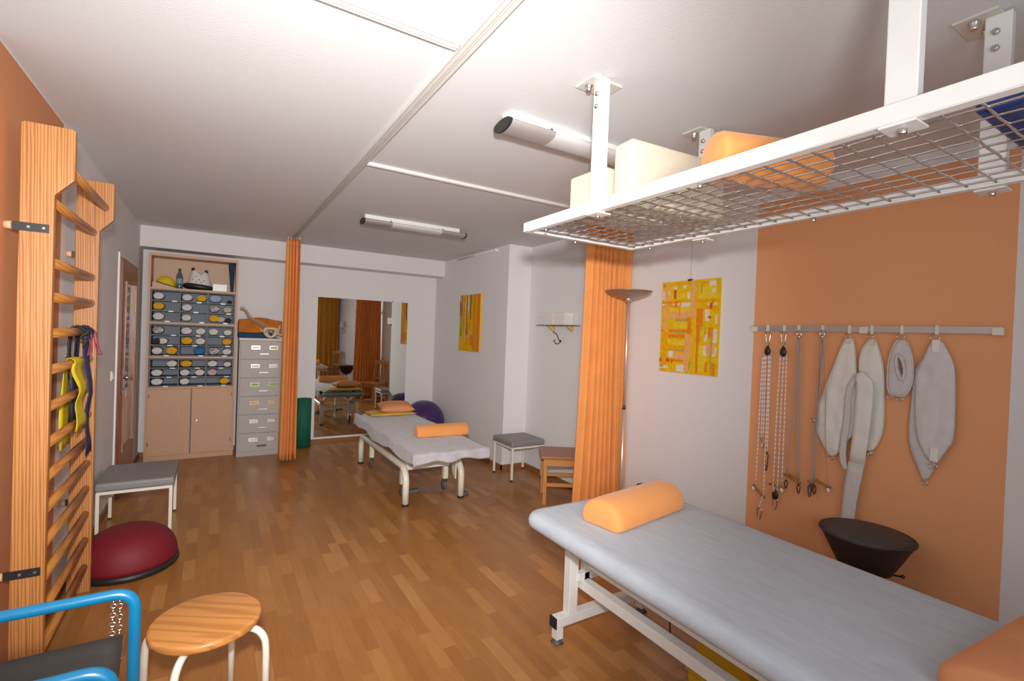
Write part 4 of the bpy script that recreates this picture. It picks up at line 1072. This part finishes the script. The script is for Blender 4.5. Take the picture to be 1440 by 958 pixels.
q = MB(); HP = smoothpoly([((p[0]-1.107)*1.5+1.107, (p[1]-1.45)*1.45+1.44) for p in H3], 2)
q.tube([(3.102-o_[0], p[0]-o_[1], p[1]-o_[2]) for p in HP], .008, 8, closed=True).build('padded_rim', m_canvas3, s3)
dring(s3, o_, 1.111, 1.617, .017); dring(s3, o_, 1.145, 1.293, .013); dring(s3, o_, 1.102, 1.287, .014)
o_ = (3.10, .962, 1.61)
s4 = thing('traction_sling', 'large light grey padded sling, rightmost on the rail, folded double', 'sling', o_, group='white slings on the rail')
P4 = [(0.976, 1.605), (0.942, 1.606), (0.916, 1.555), (0.889, 1.493), (0.879, 1.399), (0.873, 1.114), (0.898, 1.066), (0.925, 1.006), (0.932, 0.988), (0.958, 0.982), (0.99, 1.023), (1.019, 1.084), (1.031, 1.17), (1.04, 1.393), (1.033, 1.438), (1.009, 1.518), (0.989, 1.574)]
P4b = [(0.992, 1.585), (1.007, 1.529), (1.045, 1.465), (1.056, 1.391), (1.06, 1.255), (1.068, 1.117), (1.05, 1.008), (1.011, 0.927), (1.0, 0.883), (0.972, 0.891), (0.95, 0.954), (0.939, 1.099), (0.958, 1.379)]
fabric(P4b, 3.125, .006, m_canvas3, s4, o_, 'rear_panel', seed=4)
fabric(P4, 3.105, .006, mat('light_canvas', (.70, .67, .67), .9, noise=.04, nscale=20, bump=.35, bscale=90), s4, o_, 'front_panel', seed=5)
tabq(s4, o_, .958, 1.575, .030, .06, m_canvas, 3.092); tabq(s4, o_, .945, 1.03, .032, .07, m_canvas, 3.092)
dring(s4, o_, .964, 1.615, .019, 3.095); dring(s4, o_, .948, .968, .016, 3.095); dring(s4, o_, .985, .872, .014, 3.115)

# ------------------------------------------------------------------ black swivel stool
bs = thing('swivel_stool', 'black stool with wide flared round cushion between near table and wall', 'stool', (2.86, 1.13, 0))
MB().lathe([(.10, .425), (.115, .43), (.198, .595), (.203, .60), (.20, .605)], seg=48).build('flared_side', m_darkgrey, bs)
MB().lathe([(.199, .602), (.17, .616), (.10, .626), (.001, .63)], seg=48).build('cushion_top', m_darktop, bs)
MB().tube([(.203*math.cos(2*PI*k/48), .203*math.sin(2*PI*k/48), .603) for k in range(48)], .0045, 8, closed=True).build('piping', m_black, bs)
MB().tube([(0, 0, .08), (0, 0, .42)], .022, 14).build('gas_column', m_black, bs)
MB().box(-.07, .07, -.05, .05, .405, .425).tube([(.05, 0, .40), (.16, -.10, .39)], .005, 8).build('seat_plate', m_black, bs)
MB().ball((.165, -.105, .39), .010).build('lever_knob', mat('red_knob', (.25, .005, .02), .4), bs)
for k in range(5):
    a = 2*PI*k/5+.3
    f = MB().tube([(.02*math.cos(a), .02*math.sin(a), .10), (.20*math.cos(a), .20*math.sin(a), .065)], [.022, .014], 10).build('base_arm', m_black, bs)
    MB().lathe([(.012, -.010), (.024, -.010), (.026, 0), (.024, .010), (.012, .010)], (.20*math.cos(a), .20*math.sin(a), .027), 16, Matrix.Rotation(a, 4, 'Z') @ Matrix.Rotation(R(90), 4, 'X')).build('castor', m_black, f)

# ------------------------------------------------------------------ near treatment table
TY0, TY1, TX0, TX1, TZ = -.25, 2.035, 1.350, 2.245, .672
nt_ = thing('treatment_table', 'large near treatment table with grey top and white square-tube frame', 'treatment table', (1.81, .9, 0))
ox, oy = 1.81, .9
def topsh():
    q = MB(); n = 10; rc = .08; hh = .085
    def outline(ins):
        pts = []
        x0_, x1_, y0_, y1_ = TX0+ins-ox, TX1-ins-ox, TY0+ins-oy, TY1-ins-oy; r_ = rc-ins*.5
        for (cx_, cy_, a0) in ((x1_-r_, y1_-r_, 0), (x0_+r_, y1_-r_, 90), (x0_+r_, y0_+r_, 180), (x1_-r_, y0_+r_, 270)):
            for k in range(9):
                a = R(a0+90*k/8); pts.append((cx_+r_*math.cos(a), cy_+r_*math.sin(a)))
        return pts
    prof = [(.045, TZ-hh-.005), (.02, TZ-hh+.004), (.004, TZ-hh+.02), (0, TZ-.045), (.004, TZ-.025), (.016, TZ-.010), (.036, TZ-.002), (.06, TZ)]
    rings = []
    for ins, z in prof: rings.append([q.bm.verts.new((p[0], p[1], z)) for p in outline(ins)])
    for A_, B_ in zip(rings, rings[1:]):
        m_ = len(A_)
        for k in range(m_):
            f = q.bm.faces.new((A_[k], A_[(k+1) % m_], B_[(k+1) % m_], B_[k])); f.smooth = True
    q.bm.faces.new(rings[0][::-1]); f = q.bm.faces.new(rings[-1])
    return q
topsh().build('padded_top', m_couch, nt_)
def bl(q, a, b2, w_=.05, h_=.05): return q.bar((a[0]-ox, a[1]-oy, a[2]), (b2[0]-ox, b2[1]-oy, b2[2]), w_, h_)
for Y in (1.92, .66):
    q = MB(); bl(q, (1.49, Y, .115), (2.14, Y, .115)); 
    fr_ = q.build('foot_bar', m_white, nt_, bevel=.003)
    for X in (1.515, 2.11):
        f_ = bl(MB(), (X, Y, .028), (X, Y, .10), .04, .04).build('foot_stub', m_white, nt_)
        MB().lathe([(.032, 0), (.034, .006), (.02, .018), (.014, .03)], (X-ox, Y-oy, 0), 4, Matrix.Rotation(R(45), 4, 'Z')).build('foot_pad', m_rubber, f_)
    for X in (1.486, 2.144): MB().box(X-.004-ox, X+.004-ox, Y-.026-oy, Y+.026-oy, .089, .141).build('end_cap', m_black, fr_)
    for X in (1.59, 2.05):
        bl(MB(), (X, Y, .14), (X, Y, .59), .055, .05).build('upright', m_white, nt_, bevel=.003)
    for X in (1.665, 1.985):
        bl(MB(), (X, Y+(-.02 if Y > 1 else .02), .31), (X, Y+(-.02 if Y > 1 else .02), .59), .035, .035).build('inner_tube', m_white, nt_, bevel=.002)
        MB().box(X-.019-ox, X+.019-ox, Y-.04-oy, Y+.0-oy, .302, .312).build('tube_plug', m_black, nt_)
    bl(MB(), (1.61, Y-.02, .325), (2.10, Y-.02, .325), .035, .04).build('cross_bar', m_white, nt_, bevel=.002)
    bl(MB(), (1.48, Y, .575), (2.14, Y, .575), .04, .03).build('top_bar', m_white, nt_)
bl(MB(), (1.655, .66, .285), (1.655, 1.92, .285), .05, .05).build('long_rail', m_white, nt_, bevel=.003)
bl(MB(), (1.695, .66, .375), (1.695, 1.92, .375), .03, .045).build('long_rail', m_white, nt_, bevel=.003)
bl(MB(), (1.98, .66, .375), (1.98, 1.92, .375), .03, .045).build('long_rail', m_white, nt_, bevel=.003)
MB().bar((1.5-ox, .0-oy, .575), (1.5-ox, 1.85-oy, .575), .03, .03).bar((2.12-ox, .0-oy, .575), (2.12-ox, 1.85-oy, .575), .03, .03).build('top_rail', m_white, nt_)

bolster('orange half-round bolster near the far end of the near grey table', .565, .235, .125, m_orange, (1.822, 1.722, TZ+.0005), R(9))
bolster('orange half-round bolster at the camera end of the near grey table', .62, .35, .108, m_orange_dark, (1.925, .285, TZ+.0005), R(-4))

yb_ = thing('yellow_case', 'mustard yellow plastic case on the floor under the near table', 'case', (2.02, 1.27, 0))
MB().box(-.14, .14, -.15, .15, .0, .05).box(-.15, .15, -.16, .16, .05, .065).build('base', m_yelplast, yb_, bevel=.008)
MB().box(-.12, .12, -.13, .13, .065, .24).build('lid', m_yelplast, yb_, bevel=.014, seg=3)
MB().box(-.125, -.118, -.03, .03, .12, .15).build('latch', m_chrome, yb_)
cb = MB().tube(roundpath([(1.98, 1.62, .55), (1.95, 1.60, .25), (1.93, 1.55, .03), (1.98, 1.45, .006), (2.10, 1.50, .006), (2.3, 1.6, .006), (2.9, 1.7, .006)], .08), .004, 6).build('power_cable', m_black, loc=(1.98, 1.62, .006))
tag(cb, 'thin black cable hanging from the near table and trailing on the floor', 'cable')

# ------------------------------------------------------------------ wall bars
LY0, LY1 = 2.67, 3.57
lb = thing('wall_bars', 'tall pine gymnastics wall bars fixed to the orange patch of the left wall', 'wall bars', (-.67, LY0, 0))
bx = -.67
def upr(y):
    out = [(0, 0), (.103, 0), (.103, 2.045), (.163, 2.115), (.163, 2.315), (.155, 2.322), (.01, 2.322), (0, 2.315)]
    return MB().prism(out, .032, lambda u, v, k: Vector((u, y+k-.016, v)))
u0 = upr(0).build('upright', m_pine, lb, bevel=.003); u1 = upr(LY1-LY0).build('upright', m_pine, lb, bevel=.003)
zs_ = [2.18, 2.033, 1.781, 1.636, 1.482, 1.325, 1.168, 1.013, .868, .735, .59, .445, .297, .143]
for i, z in enumerate(zs_):
    x = .125 if i == 0 else .075
    MB().tube([(x, .016, z), (x, LY1-LY0-.016, z)], .017, 14, flat=1.25).build('rung', m_rung, lb)
for (y, up_) in ((-.017, u0), (LY1-LY0+.017, u1)):
    for z in (1.905, .515):
        sg = -1 if y < 0 else 1
        br_ = MB().box(-.02, .09, y-.003, y+.003, z-.017, z+.017).build('steel_strip', m_black, up_)
        MB().tube([(-.039, y, z), (-.018, y, z)], .016, 10).build('wall_spacer', mat('orange_spacer', (.75, .40, .20), .6), br_)
        q = MB()
        for x in (.03, .075): q.lathe([(.006, 0), (.005, .004)], (x, y+sg*.003, z), 10, Matrix.Rotation(R(90 if sg < 0 else -90), 4, 'X'))
        q.build('screw', m_chrome, br_)
# exercise bands on the rungs
def hang(name, label, yc, zr, xr, wd, front, back, m, seed=0, wob_=.0):
    """band draped over a rung: hangs front length and back length"""
    t = thing(name, label, 'exercise band', (bx+xr, yc, zr))
    r_ = .024
    prof = [(r_+.004+.012*math.sin(k*.9+seed)*min(1, k/6), -front+front*k/12) for k in range(13)]
    prof = [(x, z) for x, z in prof]+[(r_*math.cos(R(a)), r_*1.2*math.sin(R(a))) for a in (25, 55, 90, 125, 155)]+[(-r_-.004, -back*k/8) for k in range(1, 9)]
    q = MB(); V_ = []
    n = len(prof)
    for i, (x, z) in enumerate(prof):
        ww = wd*(1+.22*math.sin(i*.6+seed)); sh = wob_*math.sin(i*.35+seed)
        V_.append([q.bm.verts.new((x+.004*math.sin(j*2.4+i*.5), sh+ww*(j/6-.5), z-.004*math.sin(j+i))) for j in range(7)])
    for i in range(n-1):
        for j in range(6):
            f = q.bm.faces.new((V_[i][j], V_[i+1][j], V_[i+1][j+1], V_[i][j+1])); f.smooth = True
    q.build('band', m, t, solid=.003); return t
hang('exercise_band', 'yellow elastic band draped over a rung of the wall bars', 3.20, 1.325, .075, .17, .33, .42, mat('band_yellow', (.72, .54, .006), .6, noise=.12), 1, .015)
hang('exercise_band', 'long dark blue elastic band hanging on the wall bars behind the yellow band', 3.385, 1.482, .075, .10, .66, .50, mat('band_blue', (.022, .030, .115), .6, noise=.2), 2, .02)
hang('exercise_band', 'dark green elastic band hanging inside the wall bars beside the yellow band', 3.255, 1.482, .075, .05, .08, .52, mat('band_green', (.02, .05, .045), .6, noise=.2), 4, .01)
pk = thing('handle_strap', 'pink webbing strap looped over a rung of the wall bars', 'strap', (bx+.075, 3.46, 1.482))
mpk = mat('pink_webbing', (.50, .06, .12), .8, noise=.3, nscale=60)
def rib3(pts, wd, m, name, parent, side=(0, 1, 0)):
    q = MB(); s_ = Vector(side).normalized(); V_ = []
    for p in pts: V_.append((q.bm.verts.new(Vector(p)-s_*wd/2), q.bm.verts.new(Vector(p)+s_*wd/2)))
    for a, b2 in zip(V_, V_[1:]): f = q.bm.faces.new((a[0], b2[0], b2[1], a[1])); f.smooth = True
    return q.build(name, m, parent, solid=.003)
rib3(roundpath([(.0, .02, .030), (.032, .03, .0), (.045, .05, -.10), (.060, .075, -.135), (.045, .02, -.125), (.034, .0, -.05), (.026, .0, .01), (0, .0, .026)], .015), .022, mpk, 'webbing', pk)
rib3(roundpath([(.0, -.06, .026), (.03, -.06, .0), (.04, -.10, -.10), (.03, -.14, -.13), (.032, -.08, -.06), (.0, -.07, .024)], .015), .015, mpk, 'webbing', pk)

# round metal wall knobs behind the bars
for k, z in enumerate((1.338, 1.275, 1.215)):
    o = MB().lathe([(.012, 0), (.012, .004), (.005, .006), (.005, .014), (.011, .018), (.011, .024), (.007, .028)], (0, 0, 0), 16, Matrix.Rotation(R(90), 4, 'Y')).build('coat_peg', m_chrome); o.location = (XL, 3.62, z)
    tag(o, ('topmost', 'middle', 'lowest')[k]+' of three round metal knobs on the wall behind the wall bars', 'knob', 'metal wall knobs')

# ------------------------------------------------------------------ balance dome
bd = thing('balance_trainer', 'dark red balance dome on a black base beside the wall bars', 'balance trainer', (-.425, 3.82, 0))
MB().lathe([(.235, .0), (.258, .006), (.265, .02), (.262, .035), (.25, .045)], seg=56).build('base_plate', m_black, bd)
prof = [(.252, .040), (.256, .065)]+[(.254*math.cos(R(a))**.75, .065+.190*math.sin(R(a))) for a in range(6, 90, 7)]+[(.002, .255)]
MB().lathe(prof, seg=56).build('dome', m_red, bd)
MB().lathe([(.006, .2525), (.006, .2575)], seg=12).build('valve_plug', m_black, bd)

# ------------------------------------------------------------------ wooden stool
ws = thing('round_stool', 'round wooden stool with four bent cream tube legs in the foreground', 'stool', (.003, 2.09, 0), R(-31))
MB().lathe([(.166, .430), (.178, .433), (.181, .440), (.181, .452), (.178, .458), (.170, .461), (.001, .461)], seg=64).build('seat', m_stool, ws)
for k in range(4):
    a = R(90*k+6); c_, s_ = math.cos(a), math.sin(a)
    pts = [(0.05, .418), (.15, .418), (.185, .405), (.207, .375), (.212, .33), (.216, .02)]
    lg = MB().tube([(p[0]*c_, p[0]*s_, p[1]) for p in roundpath([(u, 0, v) for u, v in pts], .03) for p in [(p.x, p.z)]], .0125, 14).build('leg', m_cream_metal, ws)
    MB().lathe([(.0145, 0), (.0145, .022)], (.216*c_, .216*s_, 0), 14).build('foot_cap', m_rubber, lg)
MB().lathe([(.07, .408), (.07, .430)], seg=24).build('seat_plate', m_darkmetal, ws)

# ------------------------------------------------------------------ blue tube frame with chain-hung sling
bf = thing('sling_frame', 'blue tubular frame with a black sling hung on chains, bottom left corner', 'exercise frame', (-.30, 1.30, 0))
fo = Vector((-.30, 1.30, 0))
ZB = .905
FY, NY = 1.435, 1.13
def hoop(y, name):
    p = roundpath([(-.46, y, .0), (-.46, y, ZB), (-.145, y, ZB), (-.145, y, .0)], .045, 8)
    h_ = MB().tube([q_-fo for q_ in p], .0125, 14).build(name, m_blue, bf)
    MB().lathe([(.0145, 0), (.0145, .02)], Vector((-.145, y, 0))-fo, 14).lathe([(.0145, 0), (.0145, .02)], Vector((-.46, y, 0))-fo, 14).build('foot_cap', m_black, h_)
    return h_
hoop(FY, 'tube_hoop'); hoop(NY, 'tube_hoop')
for x in (-.145, -.46):
    for z in (.10,): MB().tube([Vector((x, NY, z))-fo, Vector((x, FY, z))-fo], .011, 12).build('cross_tube', m_blue, bf)
def chain(p, q_, n):
    mbq = MB(); p = Vector(p)-fo; q_ = Vector(q_)-fo; d_ = (q_-p)/n
    for k in range(n):
        c = p+d_*(k+.5); L = d_.length*.72
        u = Vector((1, 0, 0)) if k % 2 else Vector((0, 1, 0)); dn = d_.normalized(); u = (u-dn*u.dot(dn)).normalized()
        pts = [c+dn*(L*.62*math.cos(a))+u*(.0055*math.sin(a)) for a in [2*PI*j/10 for j in range(10)]]
        mbq.tube(pts, .0013, 5, closed=True)
    return mbq
zc_ = .815
CX_ = (-.185, -.40)
for y in (FY, NY):
    for x in CX_:
        yi = y+(.0 if y == FY else .0)
        chain((x, y, ZB-.010), (x, y-(.012 if y == FY else -.012), zc_), 8).build('chain', m_chrome, bf)
        chain((x+.012, y, ZB-.010), (x+.014, y-(.012 if y == FY else -.012), zc_-.08), 13).build('chain', m_chrome, bf)
def sl(u, v):
    x = CX_[0]+.02-(CX_[0]-CX_[1]+.04)*u; y = NY+.012+(FY-NY-.024)*v
    return Vector((x, y, zc_-.002-.13*math.sin(PI*v)**.8))-fo
MB().grid(8, 24, sl).build('sling_seat', mat('black_webbing', (.014, .009, .007), .8, noise=.3, nscale=80), bf, solid=.004)

# ------------------------------------------------------------------ camera
f_, yaw, pitch, roll = 680.426, .551, -.012, .038
fw = Vector((math.sin(yaw)*math.cos(pitch), math.cos(yaw)*math.cos(pitch), math.sin(pitch)))
r0 = Vector((math.cos(yaw), -math.sin(yaw), 0)); uu0 = r0.cross(fw)
rt = r0*math.cos(roll)+uu0*math.sin(roll); up = -r0*math.sin(roll)+uu0*math.cos(roll)
cd = bpy.data.cameras.new('camera'); cam = bpy.data.objects.new('camera', cd); COL.objects.link(cam)
cd.sensor_width = 36; cd.lens = f_/1440*36; cd.clip_start = .02
Mc = Matrix(((rt.x, up.x, -fw.x, 0), (rt.y, up.y, -fw.y, 0), (rt.z, up.z, -fw.z, 1.55), (0, 0, 0, 1)))
cam.matrix_world = Mc
bpy.context.scene.camera = cam

# ------------------------------------------------------------------ light
def area(name, loc, target, size, power, col=(1, 1, 1), sizey=None, spread=180, shape='DISK'):
    l = bpy.data.lights.new(name, 'AREA'); l.energy = power; l.color = col; l.size = size; l.spread = R(spread)
    l.shape = shape
    if sizey: l.shape = 'RECTANGLE'; l.size_y = sizey
    o = bpy.data.objects.new(name, l); COL.objects.link(o); o.location = loc
    o.rotation_euler = (Vector(target)-Vector(loc)).to_track_quat('-Z', 'Y').to_euler()
    return o
def spot(name, loc, target, power, angle, blend=1.0, radius=.05, col=(1, 1, 1)):
    l = bpy.data.lights.new(name, 'SPOT'); l.energy = power; l.color = col; l.spot_size = R(angle); l.spot_blend = blend; l.shadow_soft_size = radius
    o = bpy.data.objects.new(name, l); COL.objects.link(o); o.location = loc
    o.rotation_euler = (Vector(target)-Vector(loc)).to_track_quat('-Z', 'Y').to_euler()
    return o
spot('flash', (-.02, -.05, 1.80), (1.05, 4, 1.64), 540, 100, 1.0, .05, (1, .96, .93))
spot('bounce_flash', (.1, -.2, 1.5), (.85, 2.5, 2.58), 88, 150, 1.0, .12, (1, .97, .95))
area('rear_fill', (.6, YR+.06, 1.45), (.9, 3, 1.2), 1.6, 24, (.84, .92, 1), sizey=1.7)  # added cool fill in front of the solid rear wall; no window there
wd_ = bpy.data.worlds.new('world'); bpy.context.scene.world = wd_; wd_.use_nodes = True
wd_.node_tree.nodes['Background'].inputs[0].default_value = (.8, .85, 1, 1); wd_.node_tree.nodes['Background'].inputs[1].default_value = .3
sc = bpy.context.scene
sc.view_settings.view_transform = 'Standard'
sc.view_settings.exposure = 0.0
sc.view_settings.gamma = 1.04
sc.cycles.max_bounces = 8
